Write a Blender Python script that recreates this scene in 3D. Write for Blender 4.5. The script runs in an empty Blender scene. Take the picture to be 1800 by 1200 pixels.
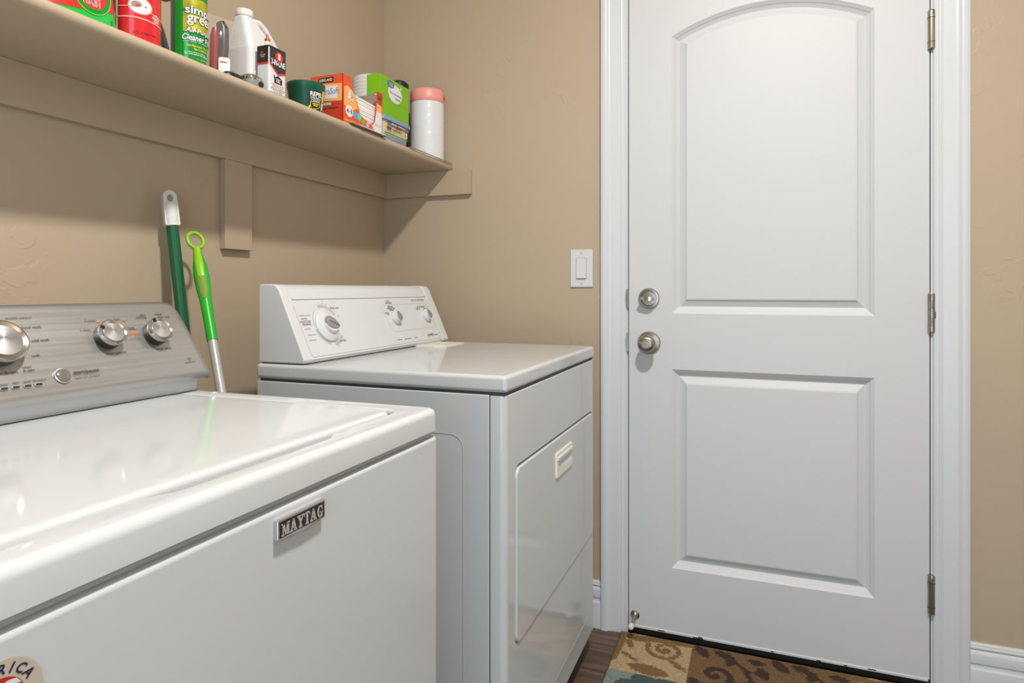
import bpy, bmesh, math, random
import numpy as np
from mathutils import Vector, Matrix

random.seed(7)
SC = bpy.context.scene
COL = SC.collection

# ------------------------------------------------------------------ camera
FPX, PXC, PYC = 1128.0, 900.0, 509.0
YAW = math.atan(430.0 / FPX)
CAM = Vector((1.2708, -2.0239, 1.0797))
cd = bpy.data.cameras.new('camera')
cam = bpy.data.objects.new('camera', cd)
COL.objects.link(cam)
cd.sensor_width = 36.0
cd.lens = 36.0 * FPX / 1800.0
cd.shift_y = -(600.0 - PYC) / 1800.0
cd.clip_start = 0.02
cam.location = CAM
cam.rotation_euler = (math.pi / 2, 0, YAW)
SC.camera = cam

# ------------------------------------------------------------------ world, light, exposure
w = bpy.data.worlds.new('world')
SC.world = w
w.use_nodes = True
w.node_tree.nodes['Background'].inputs[0].default_value = (0.80, 0.90, 1.0, 1)
w.node_tree.nodes['Background'].inputs[1].default_value = 0.3

# the ceiling lamp of the laundry room
LAMP = Vector((1.42, -1.52, 2.685))
ld = bpy.data.lights.new('ceiling_downlight', 'AREA')
ld.shape = 'DISK'
ld.size = 0.15
ld.energy = 52.0
ld.color = (1.0, 0.955, 0.90)
lo = bpy.data.objects.new('ceiling_downlight', ld)
COL.objects.link(lo)
lo.location = LAMP

# cool fill light, like daylight, added in an assumed doorway behind the photographer
ad = bpy.data.lights.new('doorway_fill', 'AREA')
ad.shape = 'RECTANGLE'
ad.size = 1.2
ad.size_y = 2.05
ad.energy = 25.0
ad.color = (0.70, 0.86, 1.0)
ao = bpy.data.objects.new('doorway_fill', ad)
COL.objects.link(ao)
ao.location = (1.60, -3.46, 1.06)
ao.rotation_euler = (math.pi / 2, 0, 0)

vs = SC.view_settings
vs.view_transform = 'Standard'
vs.look = 'None'
vs.gamma = 1.0
vs.use_curve_mapping = False
vs.exposure = 0.0

# ------------------------------------------------------------------ measuring helpers (pixel of the photo -> point on a real plane)
_F = Vector((-math.sin(YAW), math.cos(YAW), 0))
_R = Vector((math.cos(YAW), math.sin(YAW), 0))

def ray(u, v):
    d = _F + _R * ((u - PXC) / FPX)
    return Vector((d.x, d.y, -(v - PYC) / FPX))

def onX(u, v, x):
    d = ray(u, v); return CAM + d * ((x - CAM.x) / d.x)

def onY(u, v, y):
    d = ray(u, v); return CAM + d * ((y - CAM.y) / d.y)

def onZ(u, v, z):
    d = ray(u, v); return CAM + d * ((z - CAM.z) / d.z)

def onP(u, v, p0, n):
    d = ray(u, v); return CAM + d * ((Vector(p0) - CAM).dot(n) / d.dot(n))

# ------------------------------------------------------------------ materials
def lin(c):
    r = []
    for k in c[:3]:
        k = k / 255.0
        r.append(k / 12.92 if k <= 0.04045 else ((k + 0.055) / 1.055) ** 2.4)
    return (r[0], r[1], r[2], 1.0)

MATS = {}

def mat(name, col, rough=0.5, metal=0.0, bump=None, coat=0.0, var=0.0, spec=0.5, trans=0.0, aniso=0.0, alpha=1.0, vscale=6.0):
    """procedural material: colour with a little noise variation, optional fine relief (scale, strength, distance)"""
    m = bpy.data.materials.new(name)
    m.use_nodes = True
    nt = m.node_tree
    b = nt.nodes['Principled BSDF']
    c = lin(col)
    b.inputs['Base Color'].default_value = c
    b.inputs['Roughness'].default_value = rough
    b.inputs['Metallic'].default_value = metal
    b.inputs['Specular IOR Level'].default_value = spec
    b.inputs['Coat Weight'].default_value = coat
    b.inputs['Coat Roughness'].default_value = 0.06
    b.inputs['Transmission Weight'].default_value = trans
    b.inputs['Anisotropic'].default_value = aniso
    b.inputs['Alpha'].default_value = alpha
    tc = nt.nodes.new('ShaderNodeTexCoord')
    if var > 0:
        n = nt.nodes.new('ShaderNodeTexNoise'); n.inputs['Scale'].default_value = vscale; n.inputs['Detail'].default_value = 4
        nt.links.new(tc.outputs['Object'], n.inputs['Vector'])
        mx = nt.nodes.new('ShaderNodeMix'); mx.data_type = 'RGBA'
        mx.inputs['A'].default_value = tuple(min(1, k * (1 - var)) for k in c[:3]) + (1,)
        mx.inputs['B'].default_value = tuple(min(1, k * (1 + var)) for k in c[:3]) + (1,)
        nt.links.new(n.outputs['Fac'], mx.inputs['Factor'])
        nt.links.new(mx.outputs['Result'], b.inputs['Base Color'])
    if bump:
        n = nt.nodes.new('ShaderNodeTexNoise'); n.inputs['Scale'].default_value = bump[0]; n.inputs['Detail'].default_value = 3
        nt.links.new(tc.outputs['Object'], n.inputs['Vector'])
        bp = nt.nodes.new('ShaderNodeBump'); bp.inputs['Strength'].default_value = bump[1]; bp.inputs['Distance'].default_value = bump[2]
        nt.links.new(n.outputs['Fac'], bp.inputs['Height'])
        nt.links.new(bp.outputs['Normal'], b.inputs['Normal'])
    MATS[name] = m
    return m

def wall_material():
    m = bpy.data.materials.new('painted_textured_drywall'); m.use_nodes = True
    nt = m.node_tree; b = nt.nodes['Principled BSDF']
    b.inputs['Roughness'].default_value = 0.42
    b.inputs['Specular IOR Level'].default_value = 0.35
    tc = nt.nodes.new('ShaderNodeTexCoord')
    n0 = nt.nodes.new('ShaderNodeTexNoise'); n0.inputs['Scale'].default_value = 1.7; n0.inputs['Detail'].default_value = 2
    mx = nt.nodes.new('ShaderNodeMix'); mx.data_type = 'RGBA'
    mx.inputs['A'].default_value = lin((182, 166, 143)); mx.inputs['B'].default_value = lin((187, 171, 148))
    nt.links.new(tc.outputs['Object'], n0.inputs['Vector'])
    nt.links.new(n0.outputs['Fac'], mx.inputs['Factor']); nt.links.new(mx.outputs['Result'], b.inputs['Base Color'])
    # orange peel + occasional trowel ridges
    n1 = nt.nodes.new('ShaderNodeTexNoise'); n1.inputs['Scale'].default_value = 70; n1.inputs['Detail'].default_value = 3
    n2 = nt.nodes.new('ShaderNodeTexNoise'); n2.inputs['Scale'].default_value = 14; n2.inputs['Detail'].default_value = 6; n2.inputs['Distortion'].default_value = 1.2
    n3 = nt.nodes.new('ShaderNodeTexNoise'); n3.inputs['Scale'].default_value = 3.1; n3.inputs['Detail'].default_value = 1
    for n in (n1, n2, n3): nt.links.new(tc.outputs['Object'], n.inputs['Vector'])
    r2 = nt.nodes.new('ShaderNodeValToRGB')
    r2.color_ramp.elements[0].position = 0.49; r2.color_ramp.elements[0].color = (0, 0, 0, 1)
    r2.color_ramp.elements[1].position = 0.53; r2.color_ramp.elements[1].color = (1, 1, 1, 1)
    nt.links.new(n2.outputs['Fac'], r2.inputs['Fac'])
    r3 = nt.nodes.new('ShaderNodeValToRGB')
    r3.color_ramp.elements[0].position = 0.58; r3.color_ramp.elements[0].color = (0, 0, 0, 1)
    r3.color_ramp.elements[1].position = 0.68; r3.color_ramp.elements[1].color = (1, 1, 1, 1)
    nt.links.new(n3.outputs['Fac'], r3.inputs['Fac'])
    mu = nt.nodes.new('ShaderNodeMath'); mu.operation = 'MULTIPLY'
    nt.links.new(r2.outputs['Color'], mu.inputs[0]); nt.links.new(r3.outputs['Color'], mu.inputs[1])
    m2 = nt.nodes.new('ShaderNodeMath'); m2.operation = 'MULTIPLY'; m2.inputs[1].default_value = 0.9
    nt.links.new(mu.outputs[0], m2.inputs[0])
    ad_ = nt.nodes.new('ShaderNodeMath'); ad_.operation = 'MULTIPLY_ADD'; ad_.inputs[1].default_value = 0.35
    nt.links.new(n1.outputs['Fac'], ad_.inputs[0]); nt.links.new(m2.outputs[0], ad_.inputs[2])
    bp = nt.nodes.new('ShaderNodeBump'); bp.inputs['Strength'].default_value = 0.35; bp.inputs['Distance'].default_value = 0.0016
    nt.links.new(ad_.outputs[0], bp.inputs['Height']); nt.links.new(bp.outputs['Normal'], b.inputs['Normal'])
    return m

def wood_material():
    m = bpy.data.materials.new('dark_laminate_wood'); m.use_nodes = True
    nt = m.node_tree; b = nt.nodes['Principled BSDF']; b.inputs['Roughness'].default_value = 0.42
    tc = nt.nodes.new('ShaderNodeTexCoord'); oi = nt.nodes.new('ShaderNodeObjectInfo')
    mp = nt.nodes.new('ShaderNodeMapping'); mp.inputs['Scale'].default_value = (1.6, 22, 22)
    ad_ = nt.nodes.new('ShaderNodeVectorMath'); ad_.operation = 'MULTIPLY_ADD'
    ad_.inputs[1].default_value = (7.0, 3.0, 5.0)
    nt.links.new(oi.outputs['Random'], ad_.inputs[0]); nt.links.new(tc.outputs['Object'], ad_.inputs[2])
    nt.links.new(ad_.outputs[0], mp.inputs['Vector'])
    n = nt.nodes.new('ShaderNodeTexNoise'); n.inputs['Scale'].default_value = 2.2; n.inputs['Detail'].default_value = 8; n.inputs['Distortion'].default_value = 0.6
    nt.links.new(mp.outputs['Vector'], n.inputs['Vector'])
    r = nt.nodes.new('ShaderNodeValToRGB')
    r.color_ramp.elements[0].position = 0.30; r.color_ramp.elements[0].color = lin((62, 47, 39))
    r.color_ramp.elements[1].position = 0.72; r.color_ramp.elements[1].color = lin((112, 88, 72))
    nt.links.new(n.outputs['Fac'], r.inputs['Fac'])
    hs = nt.nodes.new('ShaderNodeHueSaturation')
    mr = nt.nodes.new('ShaderNodeMapRange'); mr.inputs['To Min'].default_value = 0.8; mr.inputs['To Max'].default_value = 1.15
    nt.links.new(oi.outputs['Random'], mr.inputs['Value']); nt.links.new(mr.outputs[0], hs.inputs['Value'])
    nt.links.new(r.outputs['Color'], hs.inputs['Color']); nt.links.new(hs.outputs['Color'], b.inputs['Base Color'])
    bp = nt.nodes.new('ShaderNodeBump'); bp.inputs['Strength'].default_value = 0.2; bp.inputs['Distance'].default_value = 0.001
    nt.links.new(n.outputs['Fac'], bp.inputs['Height']); nt.links.new(bp.outputs['Normal'], b.inputs['Normal'])
    return m

def brushed_material(name, col, rough, axis_scale, strength=0.25):
    m = bpy.data.materials.new(name); m.use_nodes = True
    nt = m.node_tree; b = nt.nodes['Principled BSDF']
    b.inputs['Metallic'].default_value = 0.85
    tc = nt.nodes.new('ShaderNodeTexCoord'); mp = nt.nodes.new('ShaderNodeMapping'); mp.inputs['Scale'].default_value = axis_scale
    nt.links.new(tc.outputs['Object'], mp.inputs['Vector'])
    n = nt.nodes.new('ShaderNodeTexNoise'); n.inputs['Scale'].default_value = 4; n.inputs['Detail'].default_value = 4
    nt.links.new(mp.outputs['Vector'], n.inputs['Vector'])
    c = lin(col)
    mx = nt.nodes.new('ShaderNodeMix'); mx.data_type = 'RGBA'
    mx.inputs['A'].default_value = tuple(k * 0.88 for k in c[:3]) + (1,)
    mx.inputs['B'].default_value = tuple(min(1, k * 1.1) for k in c[:3]) + (1,)
    nt.links.new(n.outputs['Fac'], mx.inputs['Factor']); nt.links.new(mx.outputs['Result'], b.inputs['Base Color'])
    mr = nt.nodes.new('ShaderNodeMapRange'); mr.inputs['To Min'].default_value = rough - 0.08; mr.inputs['To Max'].default_value = rough + 0.08
    nt.links.new(n.outputs['Fac'], mr.inputs['Value']); nt.links.new(mr.outputs[0], b.inputs['Roughness'])
    bp = nt.nodes.new('ShaderNodeBump'); bp.inputs['Strength'].default_value = strength; bp.inputs['Distance'].default_value = 0.0003
    nt.links.new(n.outputs['Fac'], bp.inputs['Height']); nt.links.new(bp.outputs['Normal'], b.inputs['Normal'])
    return m

WALL = wall_material()
WOOD = wood_material()
SHELFP = mat('shelf_paint', (184, 166, 142), 0.4, bump=(60, 0.1, 0.001), var=0.03)
CEIL = mat('ceiling_paint', (232, 228, 220), 0.8, bump=(60, 0.3, 0.002))
TRIM = mat('white_trim_paint', (210, 214, 218), 0.32, bump=(40, 0.05, 0.001))
DOORW = mat('white_door_paint', (206, 209, 212), 0.48, bump=(180, 0.06, 0.0006))
ENAMEL = mat('white_appliance_enamel', (198, 202, 205), 0.10, spec=0.4, coat=0.0, bump=(90, 0.02, 0.0005))
ENAMEL2 = mat('white_cabinet_enamel', (193, 199, 203), 0.28, coat=0.2, bump=(140, 0.03, 0.0005))
PLASTW = mat('white_plastic', (212, 215, 218), 0.3, var=0.02)
CREAM = mat('cream_plastic', (232, 229, 217), 0.35, var=0.02)
GREYGRIP = mat('grey_plastic', (140, 140, 136), 0.4, var=0.04)
PALEGREY = mat('pale_grey_print', (180, 182, 180), 0.5, var=0.03)
STEEL = brushed_material('brushed_steel_panel', (188, 187, 186), 0.38, (60, 0.8, 60))
NICKEL = mat('satin_nickel', (170, 163, 152), 0.3, metal=1.0, var=0.04, aniso=0.5)
CHROME = mat('bright_chrome', (214, 212, 210), 0.1, metal=1.0, var=0.03)
SILVER = mat('spun_silver', (206, 206, 208), 0.33, metal=0.9, var=0.03, aniso=0.6)
DARKSLOT = mat('dark_slot', (38, 38, 38), 0.5, var=0.1)
BLACKP = mat('black_plastic', (26, 26, 27), 0.35, var=0.1)
BLACKR = mat('black_rubber', (12, 12, 11), 0.55, bump=(60, 0.3, 0.001))
INK = mat('dark_print', (62, 60, 60), 0.5, var=0.05)
INKB = mat('black_print', (20, 20, 22), 0.5, var=0.05)
INKG = mat('grey_print', (140, 140, 140), 0.5, var=0.05)
ORANGEP = mat('orange_print', (226, 150, 70), 0.5, var=0.05)
WHITEP = mat('white_print', (240, 240, 238), 0.45, var=0.03)
BUTTON = mat('smoky_button', (112, 106, 102), 0.16, coat=0.6, var=0.05)
NAVY = mat('navy_badge_enamel', (30, 32, 48), 0.35, var=0.06)
BADGEM = mat('badge_letter_metal', (205, 196, 182), 0.3, metal=0.35, var=0.04)
GAPD = mat('dark_gap', (70, 74, 74), 0.7, var=0.05)

# ------------------------------------------------------------------ object helpers
def link(o, parent=None, kind=None):
    COL.objects.link(o)
    if parent is not None:
        o.parent = parent
        o.matrix_parent_inverse = world_of(parent).inverted()
    if kind: o['kind'] = kind
    return o

def world_of(o):
    if o.parent is None: return o.matrix_basis.copy()
    return world_of(o.parent) @ o.matrix_parent_inverse @ o.matrix_basis

def thing(name, label, cat, loc, group=None, kind=None):
    o = bpy.data.objects.new(name, None)
    o.empty_display_size = 0.05
    COL.objects.link(o)
    o.location = loc
    if label: o['label'] = label
    if cat: o['category'] = cat
    if group: o['group'] = group
    if kind: o['kind'] = kind
    return o

def obj(name, bm, m, parent=None, smooth=35, bevel=0.0, seg=3, kind=None, label=None):
    bmesh.ops.remove_doubles(bm, verts=bm.verts, dist=2.5e-5)
    bmesh.ops.recalc_face_normals(bm, faces=bm.faces)
    for f in bm.faces: f.smooth = True
    lim = math.radians(smooth)
    for e in bm.edges:
        if len(e.link_faces) == 2:
            e.smooth = e.calc_face_angle(0) < lim
    me = bpy.data.meshes.new(name)
    bm.to_mesh(me); bm.free()
    if isinstance(m, (list, tuple)):
        for k in m: me.materials.append(k)
    else: me.materials.append(m)
    o = bpy.data.objects.new(name, me)
    link(o, parent, kind)
    if label: o['label'] = label
    if bevel > 0:
        for e in me.edges: e.use_edge_sharp = False
        md = o.modifiers.new('bevel', 'BEVEL'); md.width = bevel; md.segments = seg
        md.limit_method = 'ANGLE'; md.angle_limit = math.radians(40); md.harden_normals = False
        wn = o.modifiers.new('weighted', 'WEIGHTED_NORMAL'); wn.keep_sharp = False; wn.weight = 80
    return o

def add_box(bm, a, b):
    x0, y0, z0 = a; x1, y1, z1 = b
    v = [bm.verts.new(p) for p in ((x0,y0,z0),(x1,y0,z0),(x1,y1,z0),(x0,y1,z0),(x0,y0,z1),(x1,y0,z1),(x1,y1,z1),(x0,y1,z1))]
    for f in ((0,3,2,1),(4,5,6,7),(0,1,5,4),(1,2,6,5),(2,3,7,6),(3,0,4,7)):
        bm.faces.new([v[i] for i in f])

def box(name, a, b, m, parent=None, bevel=0.0, seg=3, **k):
    bm = bmesh.new(); add_box(bm, a, b)
    return obj(name, bm, m, parent, bevel=bevel, seg=seg, **k)

def ring_solid(bm, loops, close=True, cap=True):
    """loops: list of equal-length point lists, skinned one to the next"""
    vv = [[bm.verts.new(p) for p in l] for l in loops]
    n = len(vv[0])
    for a, b in zip(vv[:-1], vv[1:]):
        for i in range(n if close else n - 1):
            j = (i + 1) % n
            try: bm.faces.new((a[i], a[j], b[j], b[i]))
            except ValueError: pass
    if cap:
        for l in (vv[0], vv[-1]):
            if (l[0].co - l[1].co).length > 1e-7:
                try: bm.faces.new(l)
                except ValueError: pass
    return vv

def frame(axis, up=Vector((0, 0, 1))):
    a = Vector(axis).normalized()
    r = up.cross(a)
    if r.length < 1e-4: r = Vector((1, 0, 0))
    r.normalize()
    return r, a.cross(r).normalized(), a

def lathe(name, prof, origin, axis, m, parent=None, n=40, smooth=35, bevel=0.0, cap=True, label=None, sx=1.0):
    """prof: (radius, height along axis)"""
    r, u, a = frame(axis)
    o = Vector(origin); bm = bmesh.new(); loops = []
    for rad, h in prof:
        loops.append([o + a * h + (r * math.cos(2*math.pi*i/n) * sx + u * math.sin(2*math.pi*i/n)) * max(rad, 1e-5) for i in range(n)])
    ring_solid(bm, loops, cap=cap)
    return obj(name, bm, m, parent, smooth=smooth, bevel=bevel, label=label)

def prism(name, pts, ax, a0, a1, m, parent=None, bevel=0.0, seg=3, **k):
    """polygon pts in the plane normal to axis ax (x: (y,z); y: (x,z); z: (x,y)) pushed from a0 to a1"""
    def P(p, t):
        return {'x': (t, p[0], p[1]), 'y': (p[0], t, p[1]), 'z': (p[0], p[1], t)}[ax]
    bm = bmesh.new()
    ring_solid(bm, [[P(p, a0) for p in pts], [P(p, a1) for p in pts]])
    return obj(name, bm, m, parent, bevel=bevel, seg=seg, **k)

def tube(name, pts, rads, m, parent=None, n=20, smooth=40):
    pts = [Vector(p) for p in pts]
    if not isinstance(rads, (list, tuple)): rads = [rads] * len(pts)
    bm = bmesh.new(); loops = []; r = None
    for i, p in enumerate(pts):
        t = (pts[min(i+1, len(pts)-1)] - pts[max(i-1, 0)]).normalized()
        if r is None: r = frame(t)[0]
        else: r = (r - t * r.dot(t)).normalized()
        u = t.cross(r)
        loops.append([p + (r * math.cos(2*math.pi*k/n) + u * math.sin(2*math.pi*k/n)) * rads[i] for k in range(n)])
    ring_solid(bm, loops)
    return obj(name, bm, m, parent, smooth=smooth)

def rrect(x0, x1, y0, y1, r, n=6):
    p = []
    for cx, cy, a in ((x1-r, y1-r, 0), (x0+r, y1-r, 90), (x0+r, y0+r, 180), (x1-r, y0+r, 270)):
        for i in range(n + 1):
            t = math.radians(a + 90.0 * i / n)
            p.append((cx + r*math.cos(t), cy + r*math.sin(t)))
    return p

def plate_with_hole(name, outer, hole, ax, a0, a1, m, parent=None, bevel=0.0, seg=2):
    def P(p, t):
        return {'x': (t, p[0], p[1]), 'y': (p[0], t, p[1]), 'z': (p[0], p[1], t)}[ax]
    bm = bmesh.new(); edges = []
    loops = []
    for pts in ([outer] + hole):
        v = [bm.verts.new(P(p, a0)) for p in pts]
        e = [bm.edges.new((v[i], v[(i+1) % len(v)])) for i in range(len(v))]
        edges += e; loops.append(v)
    bmesh.ops.triangle_fill(bm, edges=edges, use_beauty=True)
    top = {}
    base = list(bm.faces)
    for l in loops:
        for v in l:
            q = v.co.copy(); setattr(q, ax, a1); top[v] = bm.verts.new(q)
    for f in base: bm.faces.new([top[v] for v in reversed(f.verts)])
    for l in loops:
        for i in range(len(l)):
            a, b = l[i], l[(i+1) % len(l)]
            bm.faces.new((a, b, top[b], top[a]))
    bmesh.ops.dissolve_limit(bm, angle_limit=0.01, verts=bm.verts, edges=[e for e in bm.edges if len(e.link_faces) == 2 and e.calc_face_angle(1) < 0.01])
    return obj(name, bm, m, parent, bevel=bevel, seg=seg)

_txt = {}
def text_data(s, bold=0.0, shear=0.0, spacing=1.0):
    key = (s, bold, shear, spacing)
    if s.startswith('~') and key not in _txt:      # print too small to read in the photo: rows of blurred word shapes
        v = []; f = []; x = 0.0
        for n_ in s[1:].split():
            for i in range(int(n_)):
                k_ = len(v); h_ = 0.5 if (i*7 + int(n_)*3) % 5 else 0.68
                v += [(x, 0), (x+0.36, 0), (x+0.36, h_), (x, h_)]; f.append((k_, k_+1, k_+2, k_+3)); x += 0.44
            x += 0.35
        w_ = x - 0.43
        _txt[key] = ([(a - w_/2, b - 0.3) for a, b in v], f, w_, 0.68)
    if key not in _txt:
        c = bpy.data.curves.new('t', 'FONT'); c.body = s; c.size = 1.0
        c.offset = bold; c.shear = shear; c.space_character = spacing; c.resolution_u = 3
        o = bpy.data.objects.new('t', c)
        me = bpy.data.meshes.new_from_object(o)
        v = [(q.co.x, q.co.y) for q in me.vertices]
        f = [tuple(p.vertices) for p in me.polygons]
        bpy.data.objects.remove(o); bpy.data.curves.remove(c); bpy.data.meshes.remove(me)
        xs = [p[0] for p in v]; ys = [p[1] for p in v]
        x0, x1, y0, y1 = min(xs), max(xs), min(ys), max(ys)
        _txt[key] = ([(p[0] - (x0+x1)/2, p[1] - (y0+y1)/2) for p in v], f, x1-x0, y1-y0)
    return _txt[key]

def mesh_map(name, verts, faces, fn, m, parent):
    me = bpy.data.meshes.new(name)
    me.from_pydata([tuple(fn(x, y)) for x, y in verts], [], faces)
    me.materials.append(m); me.update()
    return link(bpy.data.objects.new(name, me), parent)

def flat_map(c, right, up, nrm, off=0.0003):
    c = Vector(c); right = Vector(right); up = Vector(up); nrm = Vector(nrm)
    return lambda x, y: c + right*x + up*y + nrm*off

def text_on(s, c, width, right, up, nrm, m, parent, height=None, bold=0.0, shear=0.0, off=0.0003, name='lettering'):
    v, f, tw, th = text_data(s, bold, shear)
    k = width / tw; ky = k if height is None else height / th
    fm = flat_map(c, right, up, nrm, off)
    return mesh_map(name, v, f, lambda x, y: fm(x*k, y*ky), m, parent)

class Cyl:
    """wraps print around an upright can; angle 0 faces the photographer's side of the shelf"""
    def __init__(s, cx, cy, r, z0, turn=0.0):
        s.c = Vector((cx, cy, z0)); s.r = r
        d = Vector((CAM.x - cx, CAM.y - cy, 0)).normalized()
        a = math.radians(turn)
        s.d = Vector((d.x*math.cos(a)-d.y*math.sin(a), d.x*math.sin(a)+d.y*math.cos(a), 0))
        s.rt = Vector((-s.d.y, s.d.x, 0))
    def p(s, th, z, off=0.0004):
        return s.c + (s.d*math.cos(th) + s.rt*math.sin(th))*(s.r+off) + Vector((0, 0, z))
    def text(s, t, deg, z, width, m, parent, height=None, bold=0.0, shear=0.0, off=0.0008, tilt=0.0):
        v, f, tw, th = text_data(t, bold, shear)
        k = width/tw; ky = k if height is None else height/th
        a0 = math.radians(deg)
        return mesh_map('lettering', v, f, lambda x, y: s.p(a0 + x*k/s.r, z + y*ky + tilt*x*k, off), m, parent)
    def patch(s, d0, d1, z0, z1, m, parent, name='label_print', off=0.0004, n=24):
        g0 = z0 if callable(z0) else (lambda t: z0); g1 = z1 if callable(z1) else (lambda t: z1)
        v = []; f = []
        for i in range(n+1):
            t = d0 + (d1-d0)*i/n; a = math.radians(t)
            v += [tuple(s.p(a, g0(t), off)), tuple(s.p(a, g1(t), off))]
        for i in range(n): f.append((2*i, 2*i+2, 2*i+3, 2*i+1))
        me = bpy.data.meshes.new(name); me.from_pydata(v, [], f); me.materials.append(m)
        return link(bpy.data.objects.new(name, me), parent)
    def disc(s, deg, z, rx, rz, m, parent, name='label_print', off=0.0006, n=28):
        a0 = math.radians(deg)
        v = [(0.0, 0.0)] + [(rx*math.cos(2*math.pi*i/n), rz*math.sin(2*math.pi*i/n)) for i in range(n)]
        f = [(0, 1+i, 1+(i+1) % n) for i in range(n)]
        return mesh_map(name, v, f, lambda x, y: s.p(a0+x/s.r, z+y, off), m, parent)

def poly_on(pts, c, right, up, nrm, m, parent, off=0.0003, name='label_print'):
    fm = flat_map(c, right, up, nrm, off)
    return mesh_map(name, pts, [tuple(range(len(pts)))], fm, m, parent)

def ellipse(rx, ry, n=32, cx=0, cy=0):
    return [(cx+rx*math.cos(2*math.pi*i/n), cy+ry*math.sin(2*math.pi*i/n)) for i in range(n)]

def arc_band(name, r0, r1, a0, a1, fm, m, parent, n=20, ky=1.0):
    v = []; f = []
    for i in range(n+1):
        a = math.radians(a0+(a1-a0)*i/n)
        v += [(r0*math.cos(a), r0*math.sin(a)*ky), (r1*math.cos(a), r1*math.sin(a)*ky)]
    for i in range(n): f.append((2*i, 2*i+1, 2*i+3, 2*i+2))
    return mesh_map(name, v, f, fm, m, parent)

# ------------------------------------------------------------------ room shell
XR, YF, H = 2.30, -3.40, 2.70           # right wall, wall behind the photographer, ceiling
DX0, DX1 = 0.8945, 1.7075               # door leaf
DTOP = 2.045
JX0, JX1 = 0.876, 1.7245                # rough edge of the jamb against the drywall

fl = thing('floor', None, None, (0, 0, 0), kind='structure')
bm = bmesh.new(); add_box(bm, (-0.12, YF-0.4, -0.05), (XR+0.12, 0.12, -0.012))
obj('subfloor', bm, GAPD, fl)
PW = 0.127
bm = bmesh.new(); add_box(bm, (0, 0, -0.012), (1.2, PW-0.0008, 0.0))
p0 = obj('plank', bm, WOOD, fl, bevel=0.0008, seg=1)
first = True; row = 0
y = -0.0002 - PW
while y > YF - 0.25:
    x = -0.02 - (row * 0.43) % 1.2
    while x < XR:
        if x + 1.2 > 0:
            if first: o = p0; first = False
            else:
                o = p0.copy(); COL.objects.link(o); o.parent = fl
            o.location = (x, y, 0)
        x += 1.2008
    y -= PW; row += 1

def struct(name, bm, m, bevel=0.0):
    return obj(name, bm, m, kind='structure', bevel=bevel)

bm = bmesh.new(); add_box(bm, (-0.1, YF-0.1, -0.02), (0, 0.12, H)); struct('wall_left', bm, WALL)
bm = bmesh.new()
add_box(bm, (0, 0, -0.02), (JX0, 0.12, H)); add_box(bm, (JX1, 0, -0.02), (XR, 0.12, H)); add_box(bm, (JX0, 0, DTOP+0.022), (JX1, 0.12, H))
struct('wall_back', bm, WALL)
bm = bmesh.new(); add_box(bm, (XR, YF-0.1, -0.02), (XR+0.1, 0.12, H)); struct('wall_right', bm, WALL)
bm = bmesh.new()
add_box(bm, (0, YF-0.1, -0.02), (0.98, YF, H)); add_box(bm, (2.22, YF-0.1, -0.02), (XR, YF, H)); add_box(bm, (0.98, YF-0.1, 2.12), (2.22, YF, H))
struct('wall_front', bm, WALL)
bm = bmesh.new(); add_box(bm, (-0.1, YF-0.1, H), (XR+0.1, 0.12, H+0.08)); struct('ceiling', bm, CEIL)

# ceiling fixture that holds the lamp (above the frame)
cf = thing('ceiling_light', 'white round recessed ceiling light above the room, out of the picture', 'lamp', (LAMP.x, LAMP.y, H))
lathe('trim_ring', [(0.080, 0.0), (0.108, 0.0), (0.106, 0.006), (0.084, 0.012), (0.080, 0.010), (0.080, 0.0)], (LAMP.x, LAMP.y, H), (0, 0, -1), TRIM, cf, cap=False)
lathe('diffuser_disc', [(0.0, 0.0), (0.080, 0.0), (0.080, 0.006), (0.0, 0.006)], (LAMP.x, LAMP.y, H), (0, 0, -1), TRIM, cf)

# ------------------------------------------------------------------ casing, jamb, baseboards (moulded profiles)
def casing_profile():
    # (distance from the door side outward, projection from the wall)
    return [(0.0, 0.0), (0.0, 0.007), (0.003, 0.010), (0.0065, 0.0102), (0.0075, 0.0085), (0.0105, 0.0088), (0.0135, 0.0112), (0.0165, 0.0118),
            (0.0178, 0.0098), (0.0195, 0.0098), (0.022, 0.0118), (0.050, 0.0142), (0.0555, 0.0146), (0.0585, 0.0165), (0.0615, 0.0195), (0.066, 0.0208), (0.0785, 0.0205), (0.081, 0.019), (0.081, 0.0)]

CP = casing_profile()
ZC = DTOP + 0.006
# left leg: inner edge at x=0.889, going left
prism('trim_1', [(0.8890 - d, -h) for d, h in CP], 'z', 0.0, ZC + 0.081, TRIM, kind='structure', smooth=30)
prism('trim_2', [(1.7150 + d, -h) for d, h in CP], 'z', 0.0, ZC + 0.081, TRIM, kind='structure', smooth=30)
prism('trim_3', [(-h, ZC + d) for d, h in CP], 'x', 0.8890, 1.7150, TRIM, kind='structure', smooth=30)

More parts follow.
